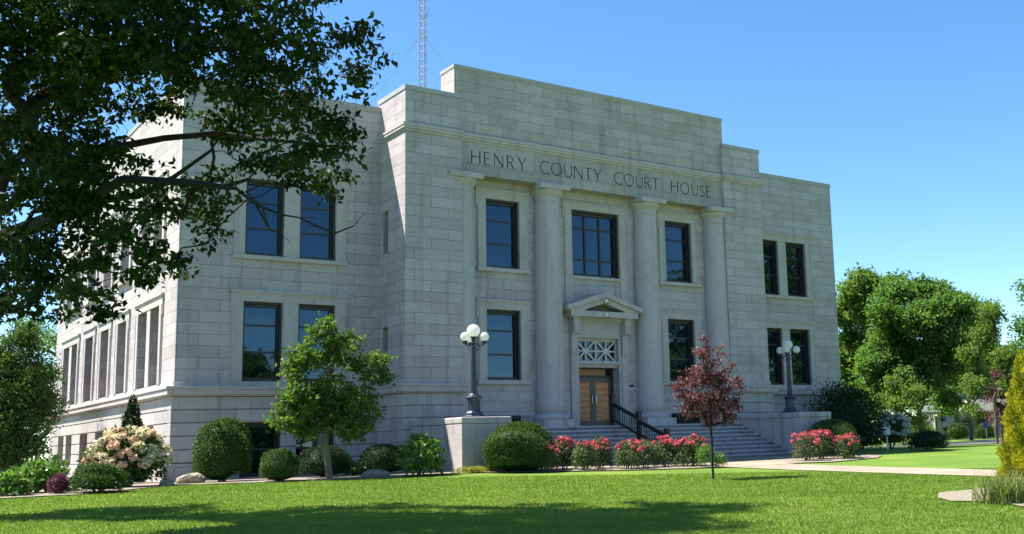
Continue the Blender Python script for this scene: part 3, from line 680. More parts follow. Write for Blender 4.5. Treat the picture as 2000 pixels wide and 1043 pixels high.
def grow(trunk, C, rng, r0, tip=.012, sides=6, limbs=(), power=.5, jit=.12, lr=(.12, .017)):
    """pipe-model limbs: every leaf cluster is joined to the nearest lower limb, radii add up towards the trunk"""
    pos = [np.array(p, float) for p in trunk]; par = [-1]+list(range(len(trunk)-1))
    mins = {}
    for l in limbs:
        l = [np.array(p, float) for p in l]
        j = int(np.argmin([np.linalg.norm(p-l[0]) for p in pos]))
        for q, p in enumerate(l[1:]):
            pos.append(p); par.append(j); j = len(pos)-1
            ll = sum(np.linalg.norm(b_-a_) for a_, b_ in zip(l[:-1], l[1:])); f = (q+1)/(len(l)-1); mins[j] = min(1, ll/6)*lr[0]*(1-f)+lr[1]*f*min(1, ll/5)
    base_n = len(pos); c0 = np.array(trunk[len(trunk)//2], float)
    order = np.argsort(np.linalg.norm(C-c0, axis=1)); cnt = np.zeros(len(pos)+len(C)*3)
    arr = np.zeros((len(pos)+len(C)*3, 3)); arr[:len(pos)] = pos; m_ = len(pos); leafn = []
    for k in order:
        c = C[k]; d = np.linalg.norm(arr[:m_]-c, axis=1); up = arr[:m_, 2]-c[2]
        d = d+np.maximum(0, up+.1)*1.5; d[0] += 50
        j = int(np.argmin(d)); a = arr[j]; L = np.linalg.norm(c-a)
        p1 = a+(c-a)*.36+rng.normal(0, 1, 3)*L*jit*.6+np.array([0, 0, L*.05]); p2 = a+(c-a)*.7+rng.normal(0, 1, 3)*L*jit*.6+np.array([0, 0, L*.05])
        for p in (p1, p2, c): arr[m_] = p; par.append(j); j = m_; m_ += 1
        leafn.append(j)
    w_ = np.zeros(m_)
    for j in leafn: w_[j] = 1
    par = np.array(par)
    for j in range(m_-1, -1, -1):
        if par[j] >= 0: w_[par[j]] += w_[j]
    w_ = np.maximum(w_, .5)
    rad = tip*w_**power; rad = np.minimum(rad, r0)
    for j, q in mins.items(): rad[j] = max(rad[j], q)
    rad[:len(trunk)] = np.maximum(rad[:len(trunk)], np.linspace(r0, r0*.25, len(trunk)))
    b = MB(); b.tube(trunk, [float(q) for q in rad[:len(trunk)]], 10)
    for j in range(len(trunk), m_):
        p = par[j]; rp = min(rad[p], rad[j]*1.6); b.tube([arr[p], arr[j]], [float(rp), float(rad[j])], 4 if rad[j] < .03 else sides, False)
    return b
def blob_points(blobs, n, rng, shell=.45):
    bl = np.array(blobs, float); vol = bl[:, 3]**2.4; idx = rng.choice(len(bl), n, p=vol/vol.sum())
    d = unit(rng.normal(0, 1, (n, 3))); r = rng.random(n)**shell
    return bl[idx, :3]+d*(r*bl[idx, 3])[:, None]*np.array([1, 1, .85])
M['bark'] = plain('grey_brown_bark', (.10, .08, .06), .95, noise=.4, scale=12, bump=.8, stretch=(1, 1, .25))
M['darkbark'] = plain('dark_bark', (.016, .013, .011), .95, noise=.4, scale=10, bump=.8, stretch=(1, 1, .25))
M['paletrunk'] = plain('pale_smooth_bark', (.17, .14, .105), .9, noise=.3, scale=9, bump=.4)
G = {
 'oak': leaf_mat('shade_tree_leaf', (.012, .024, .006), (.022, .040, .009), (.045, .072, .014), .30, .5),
 'small': leaf_mat('young_tree_leaf', (.05, .105, .024), (.09, .165, .036), (.18, .235, .06), .42),
 'maple': leaf_mat('bright_maple_leaf', (.062, .135, .036), (.105, .20, .052), (.18, .285, .085), .48, .55),
 'light': leaf_mat('yellow_green_leaf', (.075, .14, .033), (.125, .20, .047), (.19, .27, .075), .45),
 'dark': leaf_mat('dark_evergreen_and_shaded_leaf', (.012, .03, .012), (.02, .045, .018), (.035, .065, .025), .12),  # evergreens' own green; on two ball shrubs it is painted shade
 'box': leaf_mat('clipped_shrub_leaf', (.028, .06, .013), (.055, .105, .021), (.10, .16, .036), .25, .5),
 'purple': leaf_mat('purple_plum_leaf', (.075, .028, .032), (.145, .06, .065), (.28, .16, .16), .32, .4, (1.25, .62, .65)),
 'airy': leaf_mat('airy_tree_leaf', (.042, .085, .023), (.075, .135, .034), (.16, .21, .06), .4),
 'rose': leaf_mat('rose_leaf', (.055, .085, .04), (.11, .15, .07), (.22, .17, .09), .3, .4),
 'gold': leaf_mat('golden_arborvitae_leaf', (.13, .165, .012), (.31, .31, .018), (.50, .45, .035), .32),
 'lily': leaf_mat('daylily_blade', (.07, .11, .03), (.14, .18, .05), (.26, .25, .11), .3),
 'bright': leaf_mat('bright_green_leaf', (.07, .14, .03), (.11, .21, .045), (.18, .30, .08), .3, .35),
 'grey': leaf_mat('grey_green_leaf', (.06, .09, .055), (.10, .13, .08), (.16, .19, .13), .2),
 'barb': leaf_mat('barberry_leaf', (.09, .025, .045), (.15, .05, .08), (.22, .09, .12), .2, .5, (1.3, .6, .8)),
 'yellow': leaf_mat('yellow_ground_leaf', (.20, .22, .03), (.30, .30, .05), (.4, .36, .08), .3),
}
def petal_mat(name, c, v=.2): return leaf_mat(name, tuple(x*(1-v) for x in c), c, tuple(min(1, x*(1+v)) for x in c), .25, .6, (1.1, 1, .95))
M['red'] = petal_mat('rose_petal', (.56, .11, .14), .35); M['cream'] = petal_mat('cream_hydrangea_petal', (.74, .66, .44), .1); M['peach'] = petal_mat('peach_hydrangea_petal', (.72, .50, .34), .15)
M['whitep'] = petal_mat('white_hydrangea_petal', (.55, .56, .48), .15); M['orange'] = petal_mat('orange_hydrangea_petal', (.55, .33, .18), .2)
def np_obj(name, parts, mat, parent=None, smooth=False):
    V = []; F = []; R = []; n = 0
    for v, f, r in parts: V.append(v); F.append(f+n); R.append(r); n += len(v)
    return link(name, mesh_np(name, np.concatenate(V), np.concatenate(F), np.concatenate(R)), mat, parent)

def tree(name, label, cat, loc, trunk_h, r0, blobs, ncl, rc, per, size, lm, bark, seed, group=None, trunk=None, limbs=(), flat=.7, aspect=.6, tip=.012, power=.5, shell=.45, up=.6, droop=.3, extra=None, sides=6):
    """trunk and limbs as one part, crown as the other; all coordinates relative to the foot of the trunk"""
    rng = np.random.default_rng(seed); r = empty(name, loc); tag(r, label, cat, group)
    C = blob_points(blobs, ncl, rng, shell)
    if extra is not None: C = np.concatenate([C, extra])
    tk = trunk or [(0, 0, -.15), (.03, .02, trunk_h*.3), (.0, .05, trunk_h*.6), (.06, 0, trunk_h), (.1, .05, trunk_h*1.5), (.05, 0, trunk_h*2.1)]
    grow(tk, C, rng, r0, tip, sides, limbs, power).build('trunk', bark, r)
    np_obj('crown', [cluster_leaves(C, rc, per, size, rng, flat, up, None, aspect, droop)], lm, r)
    return r
def gloc(x, y, dz=0): return (x, y, g1(x, y)+dz)

def shrub(name, label, cat, loc, rx, ry, h, lm, seed, n=5000, size=.06, lump=.1, group=None, base=.02, stem=True, aspect=.55, skin=.12):
    """clipped or loose bush: leaves through the outer layer over a closed core added to block light, its dark tone standing for inner shade"""
    rng = np.random.default_rng(seed); r = empty(name, loc); tag(r, label, cat, group)
    d = unit(rng.normal(0, 1, (n, 3))); d[:, 2] = np.where(d[:, 2] < -.75, -d[:, 2], d[:, 2])
    ph = rng.uniform(0, 6.28, 8); fr = rng.uniform(2, 6, (8, 3))
    def lum(q): return 1+lump*sum(np.sin(q@fr[i]+ph[i]) for i in range(8))/2.8
    rad = lum(d)*(1-skin*rng.random(n)**1.5+skin*.35*rng.normal(0, .5, n))*np.where(rng.random(n) < .05, rng.uniform(1.02, 1.09, n), 1)
    def low(q): return np.where(q[:, 2] < 0, np.minimum(1.45, np.maximum(1-q[:, 2]**2, .02)**-.36), 1)[:, None]*np.array([1, 1, 0])+np.array([0, 0, 1])
    P = d*low(d)*rad[:, None]*np.array([rx, ry, h*.5])+np.array([0, 0, h*.5+base*.3]); P[:, 2] = np.maximum(P[:, 2], base*.5)
    V, F, t = leaves(P, d*.6+rng.normal(0, .8, P.shape), unit(d+rng.normal(0, .5, P.shape)+np.array([0, 0, .3])), size*rng.uniform(.6, 1.3, n), size*aspect*rng.uniform(.7, 1.2, n), rng)
    pt = np.repeat(np.clip(.5+.22*sum(np.sin(P@(fr[i]*1.7)+ph[i]) for i in range(4))/1.5, 0, 1), 2)
    k = 20; th, phh = np.meshgrid(np.linspace(0, 2*np.pi, k, False), np.linspace(.02, np.pi-.02, 12)); q = np.stack([np.sin(phh)*np.cos(th), np.sin(phh)*np.sin(th), np.cos(phh)], -1).reshape(-1, 3)
    HV = q*low(q)*(lum(q)*(1-skin*1.15))[:, None]*np.array([rx, ry, h*.5])+np.array([0, 0, h*.5+base*.3]); HV[:, 2] = np.maximum(HV[:, 2], base*.5)
    HF = []
    for i in range(11):
        for j in range(k): j2 = (j+1) % k; HF += [(i*k+j, (i+1)*k+j, (i+1)*k+j2), (i*k+j, (i+1)*k+j2, i*k+j2)]
    np_obj('foliage', [(V, F, np.clip(t*.55+pt*.5, 0, 1)), (HV, np.array(HF), np.zeros(len(HF)))], lm, r)  # second piece is the added light-blocking core, in the darkest leaf tone
    if stem:
        b = MB()
        for i in range(5): a = i*1.26; b.tube([(.05*math.cos(a), .05*math.sin(a), -.12), (rx*.3*math.cos(a), ry*.3*math.sin(a), h*.35)], [.03, .018], 6)
        b.build('stem', M['bark'], r)
    return r
def flower_mesh(name, rng, n, rad, size, squash=.8):
    d = unit(rng.normal(0, 1, (n, 3))); d[:, 2] = np.where(d[:, 2] < -.4, -d[:, 2], d[:, 2]); P = d*rad*np.array([1, 1, squash])*rng.uniform(.75, 1.05, (n, 1))
    V, F, t = leaves(P, rng.normal(0, 1, P.shape), d+rng.normal(0, .3, P.shape), np.full(n, size), np.full(n, size*.9), rng, .1)
    return mesh_np(name, V, F, t)
def add_flowers(r, pts, meshes, mats, rng, s=(.7, 1.2), name='flower'):
    for p in pts:
        k = int(rng.integers(len(meshes))); o = bpy.data.objects.new(name, meshes[k]); COL.objects.link(o); o.parent = r
        o.location = [float(q) for q in p]; o.rotation_euler = (0, 0, float(rng.uniform(0, 6))); sc = float(rng.uniform(*s)); o.scale = (sc, sc, sc)

# the great shade tree whose limbs hang into the view from the left
BLOBS = [(-7.22, -18.84, 8.13, 1.5), (-6.43, -20.65, 7.88, 1.17), (-5.06, -19.13, 8.87, 1.22), (-4.67, -21.57, 8.13, 0.94), (-4.14, -22.77, 7.84, 0.82), (-2.71, -20.8, 8.33, 0.57), (-0.86, -17.51, 9.17, 0.45), (-0.75, -18.66, 8.96, 0.24), (-6.15, -14.65, 8.14, 1.82), (-7.05, -18.58, 5.48, 1.32), (-5.8, -16.76, 6.5, 1.09), (-6.29, -18.5, 4.76, 0.99), (-7.01, -18.79, 4.03, 0.78), (-6.27, -19.93, 3.75, 0.46), (-5.49, -19.74, 4.89, 0.7), (-3.5, -14.83, 6.42, 0.9), (-3.21, -15.82, 5.59, 0.46), (-3.24, -16.44, 7.8, 0.76), (-2.43, -17.23, 8.28, 1.08), (-3.43, -21.82, 6.31, 0.87), (-2.54, -21.41, 6.36, 0.55), (-1.29, -19.5, 6.95, 0.31), (-2.33, -17.64, 6.7, 0.53), (-1.32, -17.27, 6.74, 0.44), (-4.36, -15.03, 8.56, 0.67), (-5.23, -21.61, 7.21, 0.67), (-3.43, -18.35, 8.54, 1.12), (-1.31, -19.27, 8.07, 0.27), (-2.06, -20.42, 8.89, 0.39), (-3.17, -22.29, 6.94, 0.43), (-3.43, -19.15, 6.28, 0.44), (-4.61, -21.64, 5.06, 0.29), (-3.27, -15.09, 7.2, 0.51), (-3.88, -14.84, 5.02, 0.5), (-4.85, -16.98, 4.43, 0.4), (-5.61, -18.58, 3.6, 0.27), (-5.69, -12.88, 4.27, 0.5), (-6.84, -15.12, 3.95, 0.5), (-8.25, -11.81, 7.63, 2.23), (-7.68, -12.13, 5.36, 1.65), (-7.56, -16.58, 11.15, 2.45), (-5.76, -18.79, 10.73, 2.08), (-3.86, -18.57, 11.03, 1.72), (-3.03, -20.58, 9.93, 0.95), (-7.3, -20.23, 11.97, 2.15), (-5.7, -20.19, 12.38, 2.0), (-3.29, -17.51, 13.7, 1.63), (-9.78, -18.71, 8.32, 2.04), (-10.25, -18.72, 10.36, 2.04), (-9.33, -14.88, 15.18, 2.04), (-6.92, -19.78, 13.92, 1.8)]
LIMBS = {
 't':[(-7.77, -13.09, 0.98), (-7.87, -13.42, 3.06), (-7.93, -13.65, 4.48), (-7.92, -13.98, 6.1), (-7.92, -14.16, 8.19), (-7.84, -14.51, 10.83), (-7.51, -15.17, 13.44)],
 'A':[(-7.93, -13.65, 4.48), (-7.06, -14.95, 5.32), (-6.34, -16.02, 5.59), (-5.89, -16.66, 5.85), (-5.06, -17.66, 5.9), (-4.66, -18.25, 6.17), (-4.21, -18.91, 6.57), (-3.92, -19.6, 7.23)],
 'B':[(-5.89, -16.66, 5.85), (-5.52, -18.13, 6.04), (-4.71, -19.18, 5.86), (-4.23, -19.87, 5.68), (-3.91, -20.25, 5.78), (-3.74, -20.68, 6.08)],
 'B2':[(-4.23, -19.87, 5.68), (-4.09, -20.19, 5.6), (-3.83, -20.45, 5.29), (-3.65, -20.62, 4.86), (-3.38, -20.89, 4.61)],
 'B3':[(-3.83, -20.45, 5.29), (-3.52, -20.88, 5.06), (-3.3, -21.15, 4.98), (-3.08, -21.42, 4.95)],
 'B4':[(-3.3, -21.15, 4.98), (-3.11, -21.38, 4.82), (-2.85, -21.66, 4.66), (-2.65, -21.95, 4.75), (-2.51, -22.1, 4.97)],
 'C':[(-7.92, -13.82, 5.29), (-7.01, -14.21, 6.0), (-6.01, -14.95, 6.99), (-5.07, -15.74, 7.31), (-4.45, -16.46, 7.39), (-3.64, -17.32, 7.4), (-3.07, -17.96, 7.22), (-2.31, -18.74, 7.04), (-1.72, -19.39, 6.86)],
 'D':[(-7.93, -14.17, 7.12), (-6.61, -14.51, 8.32), (-5.42, -15.15, 9.24), (-4.79, -15.39, 9.69), (-4.09, -15.87, 10.0), (-3.23, -16.55, 10.04), (-2.31, -17.43, 9.72)],
 'E':[(-7.89, -14.37, 10.31), (-6.6, -15.99, 11.12), (-5.27, -17.63, 11.89), (-4.03, -19.07, 11.95)],
 'F':[(-7.91, -14.27, 9.25), (-9.13, -13.31, 10.4), (-10.14, -12.25, 11.9)],
}
TX, TY = LIMBS['t'][0][:2]
def rel(pts, x=TX, y=TY, z=0): return [(p[0]-x, p[1]-y, p[2]-z) for p in pts]
z0 = g1(TX, TY)
trunk = [(0, 0, -.2)]+rel(LIMBS['t'][0:], z=z0)[0:]; trunk[1] = (0, 0, .9)
rng = np.random.default_rng(3)
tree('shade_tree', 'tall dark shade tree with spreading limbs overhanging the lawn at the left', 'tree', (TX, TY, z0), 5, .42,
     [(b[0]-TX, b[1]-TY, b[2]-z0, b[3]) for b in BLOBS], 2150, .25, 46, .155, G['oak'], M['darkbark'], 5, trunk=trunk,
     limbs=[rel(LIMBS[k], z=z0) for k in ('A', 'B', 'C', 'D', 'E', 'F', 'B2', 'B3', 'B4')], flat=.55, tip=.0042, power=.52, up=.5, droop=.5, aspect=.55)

# young tree with a pale trunk in front of the left wing
sm = [(0, 0, 2.3, .85), (-.95, -.2, 2.2, .7), (-1.2, .1, 1.75, .5), (-.75, 0, 3.3, .6), (-1.0, 0, 2.9, .45), (.15, 0, 3.6, .55), (.05, .1, 4.2, .42), (.5, .1, 4.0, .3), (-.4, 0, 4.0, .3), (.9, 0, 2.0, .75), (1.45, 0, 2.7, .45), (1.75, .1, 3.3, .35), (1.7, -.1, 2.9, .35), (.9, .1, 3.2, .5), (.4, -.3, 1.6, .8), (-.5, .2, 1.5, .6), (-1.6, 0, 1.75, .3), (.9, .4, 3.7, .3), (1.0, 0, 4.0, .18), (1.1, .2, 1.4, .4)]
sm = [(a*1.06, b_, c_*1.13, d_*1.0) for a, b_, c_, d_ in sm]
tree('young_tree', 'small young tree with pale crooked trunk in front of the left wing windows', 'tree', gloc(3.25, -5.6, .02), 1.2, .115, sm, 330, .19, 34, .155, G['small'], M['paletrunk'], 11,
     trunk=[(.12, 0, -.1), (.05, 0, .5), (-.05, 0, 1.05), (0, 0, 1.6), (.05, .05, 2.4), (.0, 0, 3.4), (.05, 0, 4.3)], tip=.009, aspect=.62, power=.45)

# purple plum tree on the lawn
pm = [(0, 0, 2.2, .62), (-.55, 0, 2.1, .5), (.55, 0, 2.1, .5), (0, .1, 2.9, .5), (-.45, 0, 2.75, .4), (.45, 0, 2.75, .42), (-.15, 0, 3.45, .28), (-.2, 0, 3.8, .1), (.42, 0, 3.35, .2), (-.5, 0, 3.3, .12), (.75, 0, 3.1, .16), (.9, 0, 2.75, .2), (-.85, 0, 2.35, .3), (.95, 0, 2.25, .16), (0, 0, 1.75, .4), (-.75, 0, 1.75, .22), (.95, 0, 1.95, .1), (.55, 0, 1.7, .3), (.95, 0, 2.55, .2)]
pm = [(a*1.22, b_*1.2, 1.62+(c_-1.62)*1.05, d_*.92) for a, b_, c_, d_ in pm]+[(-.2, 0, 4.0, .06), (.5, 0, 3.75, .08), (.95, 0, 3.45, .08), (-.75, .1, 3.4, .08), (1.2, 0, 2.9, .1), (-1.1, 0, 2.6, .15), (1.2, .1, 2.1, .08)]
tree('purple_plum_tree', 'slender purple leaved plum tree standing alone on the lawn', 'tree', gloc(10.51, -15.89), 1.45, .036, pm, 250, .13, 19, .105, G['purple'], M['darkbark'], 23,
     trunk=[(0, 0, -.1), (-.02, 0, .5), (.0, 0, 1.0), (-.02, 0, 1.5), (.0, 0, 2.2), (-.05, 0, 3.0), (-.1, 0, 3.6)], tip=.0045, aspect=.5, droop=-.4, up=.2)

# trees beyond the right end of the building
def lobes(L, u0, v0, k, rng):
    """foliage masses given across (x) and up (y) in a rough sketch unit, spread in depth, turned square to the lawn's long view"""
    out = []
    for u, v, r in L:
        a = (u-u0)*k; d = rng.uniform(-2.4, 2.4); out.append((a*.79+d*.61, -a*.61+d*.79, (v0-v)*k, r*k))
    return out
def crown(h, w, rng, n, z0f=.25, rr=.28):
    out = []
    for i in range(n):
        z = rng.uniform(z0f, .95); rmax = w*.5*math.sqrt(max(.05, 1-((z-.52)/.5)**2)); a = rng.uniform(0, 6.28); q = rmax*math.sqrt(rng.random())
        out.append((q*math.cos(a), q*math.sin(a), z*h, rr*w*rng.uniform(.5, 1)*.62))
    return out
for nm, lb, ct, xy, h, wd, seed, lm, ncl, per, sz, rc, nb in (
  ('broadleaf_tree', 'largest rounded green tree behind the right corner of the building', 'tree', (51.74, 9.29), 12.0, 10.6, 41, 'maple', 1500, 46, .28, .46, 46),
  ('broadleaf_tree', 'yellow green tree close against the right end wall of the building', 'tree', (54.07, 16.44), 12.9, 8.5, 42, 'light', 460, 44, .30, .45, 22),
  ('broadleaf_tree', 'darker tree peeping out behind the right side of the largest tree', 'tree', (66.2, 15.6), 11.6, 7.0, 43, 'maple', 500, 42, .34, .68, 20),
  ('broadleaf_tree', 'dark tree in the gap between the largest tree and the end wall', 'tree', (62, 27), 12, 9, 44, 'dark', 450, 40, .36, .7, 18),
  ('locust_tree', 'feathery light green tree in front of the porch house', 'tree', (45.2, -1.3), 5.2, 5.6, 45, 'light', 380, 30, .17, .38, 20),
  ('purple_tree', 'dark purple leaved tree between the house and the golden evergreen', 'tree', (48.3, .45), 4.6, 2.8, 46, 'purple', 120, 24, .16, .35, 12),
  ('broadleaf_tree', 'tree cut by the right edge of the photo above the golden evergreen', 'tree', (44.6, -5.4), 9.3, 3.6, 47, 'maple', 200, 30, .22, .55, 16),
  ('small_leafy_tree', 'low light green tree at the foot of the largest tree', 'tree', (45.9, 6.2), 4.6, 3.4, 48, 'light', 160, 26, .2, .4, 12)):
    rg = np.random.default_rng(seed)
    bl = crown(h, wd, rg, nb, .2 if h > 8 else .32)
    if seed == 41: bl = lobes([(1790,548,36),(1822,560,30),(1850,572,38),(1905,570,20),(1920,622,34),(1885,630,44),(1745,600,40),(1805,620,48),(1738,680,46),(1805,695,52),(1870,690,44),(1922,690,28),(1770,748,44),(1822,732,28),(1868,706,24),(1722,740,36),(1855,640,40),(1765,640,40),(1700,700,30),(1840,690,45),(1760,560,30),(1870,600,40),(1700,760,30)], 1800, 860, .0358, rg)
    if seed == 45: bl = lobes([(1978,640,28),(1952,680,26),(1990,690,30),(1928,738,18),(1960,745,24),(1940,790,16),(1985,600,20),(1970,720,24),(1995,745,20)], 1975, 860, .0296, rg)
    if seed == 42: bl = lobes([(1692,556,42),(1662,600,34),(1700,610,34),(1680,665,42),(1655,690,30),(1668,740,32),(1700,720,30)], 1690, 860, .0391, rg)
    tree(nm, lb, ct, gloc(*xy), h*.24, .03+h*.012, bl, ncl, rc, per, sz, G[lm], M['bark'], seed, group='trees beyond the building', tip=.02, up=.8)
for i, (x, y, h, wd) in enumerate([(76, 35, 9, 11), (95, 40, 10, 13), (91, 30, 8, 10), (84, 22, 8.5, 9), (98, 18, 9, 12), (104, 30, 10, 13), (70, 42, 10, 12)]):
    rg = np.random.default_rng(60+i)
    tree('distant_tree', ['soft green tree far behind the trunk of the largest tree', 'wide tree far beyond the house roof', 'rounded tree just left of the far house', 'tree rising behind the house porch', 'tree behind the right end of the far house', 'tall tree on the skyline behind the far house', 'tree far off beside the end wall'][i], 'tree', gloc(x, y), h*.2, .25, crown(h, wd, rg, 16, .15), 190, .9, 22, .42, G['maple' if i % 2 else 'light'], M['bark'], 60+i, 'far trees beyond the street', tip=.025, up=.8)
# trees across the street, out to the right, that the right hand windows mirror
for i, (x, y, h, wd) in enumerate([(52, -22, 18, 16), (60, -36, 22, 16), (62, -46, 20, 15), (66, -22, 20, 15), (17, -46, 9, 7)]):
    rg = np.random.default_rng(80+i)
    tree('street_tree', 'broad street tree mirrored in the right hand windows of the building', 'tree', gloc(x, y), h*.18, .3, crown(h, wd, rg, 24, .1), 420, 1.1, 30, .55, G['maple'], M['bark'], 80+i, 'street trees mirrored in the windows', tip=.03)
# left: airy tree beside the far west corner and trees behind
tree('airy_tree', 'airy small leaved tree standing beside the far end of the west wall', 'tree', gloc(-2.9, 12.6), 1.9, .09, [(0, 0, 1.3, 1.0), (-.7, .5, 1.6, 1.2), (0, 0, 2.6, 1.4), (-1.3, 1, 2.8, 1.4), (.1, .2, 4.0, 1.45), (-1.2, .9, 4.3, 1.4), (-.3, .2, 5.4, 1.15), (-1.6, 1.2, 5.4, 1.0), (0, 0, 6.3, .7), (.7, -.4, 3.2, .9), (-2.4, 1.8, 3.4, 1.3), (-2.2, 1.7, 1.6, 1.1), (.6, -.3, 4.7, .7)], 1000, .36, 42, .13, G['airy'], M['darkbark'], 91, tip=.006)
tree('background_tree', 'tree behind the airy tree at the left edge', 'tree', gloc(.5, 42), 2, .2, crown(10, 9, np.random.default_rng(92), 16, .1), 260, .6, 26, .24, G['maple'], M['bark'], 92, tip=.018)
tree('background_tree', 'low yellow green tree at the far left edge beneath the hanging limbs', 'tree', gloc(-2.6, 24.5), 1.2, .15, crown(5, 6, np.random.default_rng(93), 14, .1), 220, .5, 26, .2, G['light'], M['bark'], 93, tip=.018)

# shrubs along the front
shrub('round_shrub', 'big rounded green shrub at the left corner of the front wall', 'shrub', gloc(.68, -3.45), .86, .84, 1.95, G['box'], 101, 10000, .07, .10)
shrub('ball_shrub', 'small clipped ball shrub in the sun left of the young tree', 'shrub', gloc(1.6, -6.0), .54, .53, .98, G['box'], 102, 8000, .04, .055, skin=.09)
shrub('ball_shrub', 'shaded dark ball shrub behind the young tree trunk', 'shrub', gloc(3.75, -4.2), .84, .8, 1.05, G['dark'], 103, 7000, .055, .055)  # building's shade is put into the darker leaf colour
shrub('ball_shrub', 'shaded dark ball shrub between the young tree and the cheek wall', 'shrub', gloc(5.75, -4.3), .76, .74, 1.02, G['dark'], 104, 7000, .055, .055)  # leaf colour darkened here too for the building's shade
shrub('globe_shrub', 'large clipped globe shrub in front of the left lamp pedestal', 'shrub', gloc(9.15, -7.55), 1.14, 1.1, 1.62, G['box'], 105, 15000, .06, .055, skin=.09)
shrub('ball_shrub', 'dark clipped ball shrub in front of the right lamp pedestal', 'shrub', gloc(24.7, -7.35), 1.05, 1.0, 1.5, G['box'], 106, 9000, .06, .055)
shrub('broadleaf_shrub', 'bright broad leaved bush beside the left cheek wall', 'shrub', gloc(5.95, -6.75), .66, .6, 1.2, G['bright'], 107, 620, .21, .16, aspect=.62, skin=.3)
shrub('low_plant', 'low dark leafy plant by the wall behind the flat stone', 'plant', gloc(4.6, -4.9), .38, .35, .42, G['dark'], 108, 260, .16, .15, stem=False, skin=.4)
shrub('yew_shrub', 'low green mounded bush at the front of the corner bed', 'shrub', gloc(-3.6, -7.2), .66, .6, .72, G['box'], 109, 4200, .07, .12, skin=.2)
shrub('barberry', 'small dusky purple bush in the corner bed', 'shrub', gloc(-4.5, -6.9), .27, .26, .52, G['barb'], 110, 1400, .045, .08, skin=.2)
shrub('leafy_plant', 'bright big leaved plant left of the purple bush', 'plant', gloc(-4.75, -5.8), .55, .5, .78, G['bright'], 111, 500, .24, .16, aspect=.6, stem=False, skin=.4)
shrub('leafy_plant', 'second bright leaved plant at the left rim of the corner bed', 'plant', gloc(-5.6, -6.6), .4, .4, .5, G['bright'], 112, 300, .22, .16, aspect=.6, stem=False, skin=.4)
shrub('grey_shrub', 'grey green loose shrub against the west wall', 'shrub', gloc(-2.2, -.2), .6, .6, 1.25, G['grey'], 113, 2200, .09, .15, skin=.3)
shrub('dark_shrub', 'dark green spreading shrub under the airy tree', 'shrub', gloc(-6.0, -3.8), .9, .8, .62, G['dark'], 114, 3000, .08, .14, skin=.25)
shrub('dark_shrub', 'dark green shrub at the left edge beneath the airy tree', 'shrub', gloc(-7.2, -3.2), .8, .8, .8, G['box'], 115, 3000, .08, .14, skin=.25)
shrub('yellow_plant', 'low yellow leaved plant at the left edge of the lawn', 'plant', gloc(-6.4, -6.6), .5, .4, .26, G['yellow'], 116, 900, .08, .15, stem=False, skin=.4)
shrub('yew_shrub', 'wide dark spreading yew at the right end of the front', 'shrub', gloc(30.6, -2.9), 2.1, 1.5, 3.2, G['dark'], 117, 9000, .13, .22, skin=.4)
shrub('low_evergreen', 'low dark evergreen on the lawn right of the white hydrangea', 'shrub', gloc(31.7, -6.9), 1.05, .7, .85, G['dark'], 118, 3600, .1, .2, skin=.35)
shrub('leafy_plant', 'upright light green perennial at the path edge', 'plant', gloc(14.65, -10.75), .3, .28, .78, G['bright'], 119, 700, .11, .12, aspect=.3, stem=False, skin=.5)
shrub('leafy_plant', 'short light green perennial nearest the path', 'plant', gloc(15.1, -11.0), .2, .2, .45, G['bright'], 120, 400, .10, .12, aspect=.3, stem=False, skin=.5)
shrub('ground_cover', 'pale green trailing plant at the foot of the left lamp pedestal', 'plant', gloc(7.85, -6.75), .75, .3, .2, G['yellow'], 121, 700, .07, .2, stem=False, skin=.5)
for i, (x, y, sx, h) in enumerate([(75.3, 24.6, .9, 1.45), (77.2, 23.0, .9, 1.35)]):
    shrub('clipped_shrub', ['clipped drum shaped shrub left of the far house door', 'clipped drum shaped shrub right of the far house door'][i], 'shrub', gloc(x-1.5, y-2), sx, sx, h, G['box'], 130+i, 2600, .12, .03, group='clipped shrubs at the far house')
shrub('hedge_bush', 'green bush on the lawn left of the far house', 'shrub', gloc(70.5, 24.5), 1.6, 1.4, 1.7, G['maple'], 132, 2600, .2, .15, skin=.3)

# cone evergreens
def cone_tree(name, label, loc, h, w, lm, seed, n, size):
    rng = np.random.default_rng(seed); r = empty(name, loc); tag(r, label, 'evergreen')
    z = 1-np.sqrt(rng.random(n)); z = z*.97; ang = rng.uniform(0, 6.283, n)
    prof = np.where(z < .12, .75+z*2, 1-((z-.12)/.9)**1.4)*w*.5
    lump = 1+.13*np.sin(ang*5+z*17)+.11*np.sin(ang*3-z*31+seed)+.07*np.sin(ang*9+z*53)
    rad = np.maximum(prof, .03)*lump*(1-.35*rng.random(n)**2)
    P = np.stack([rad*np.cos(ang), rad*np.sin(ang), z*h+.04], 1)
    D = np.stack([np.cos(ang)*.5, np.sin(ang)*.5, np.full(n, 1.0)], 1)+rng.normal(0, .35, (n, 3))
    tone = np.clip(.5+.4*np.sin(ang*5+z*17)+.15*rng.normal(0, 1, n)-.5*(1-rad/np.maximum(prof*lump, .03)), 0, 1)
    V, F, t = leaves(P, D, np.stack([np.cos(ang), np.sin(ang), np.zeros(n)], 1)+rng.normal(0, .5, (n, 3)), size*rng.uniform(.6, 1.3, n), size*.5*np.ones(n), rng)
    np_obj('foliage', [(V, F, np.repeat(tone, 2))], lm, r)
    b = MB(); b.tube([(0, 0, -.1), (0, 0, h*.9)], [w*.12, .02], 8); b.build('stem', M['bark'], r)
    return r
cone_tree('arborvitae', 'dark green cone shaped evergreen behind the cream hydrangea', gloc(-1.2, .4), 3.0, 1.05, G['dark'], 141, 9000, .10)
cone_tree('golden_arborvitae', 'golden yellow column shaped evergreen at the right edge of the lawn', gloc(10.75, -25.85), 3.05, 1.15, G['gold'], 142, 26000, .065)

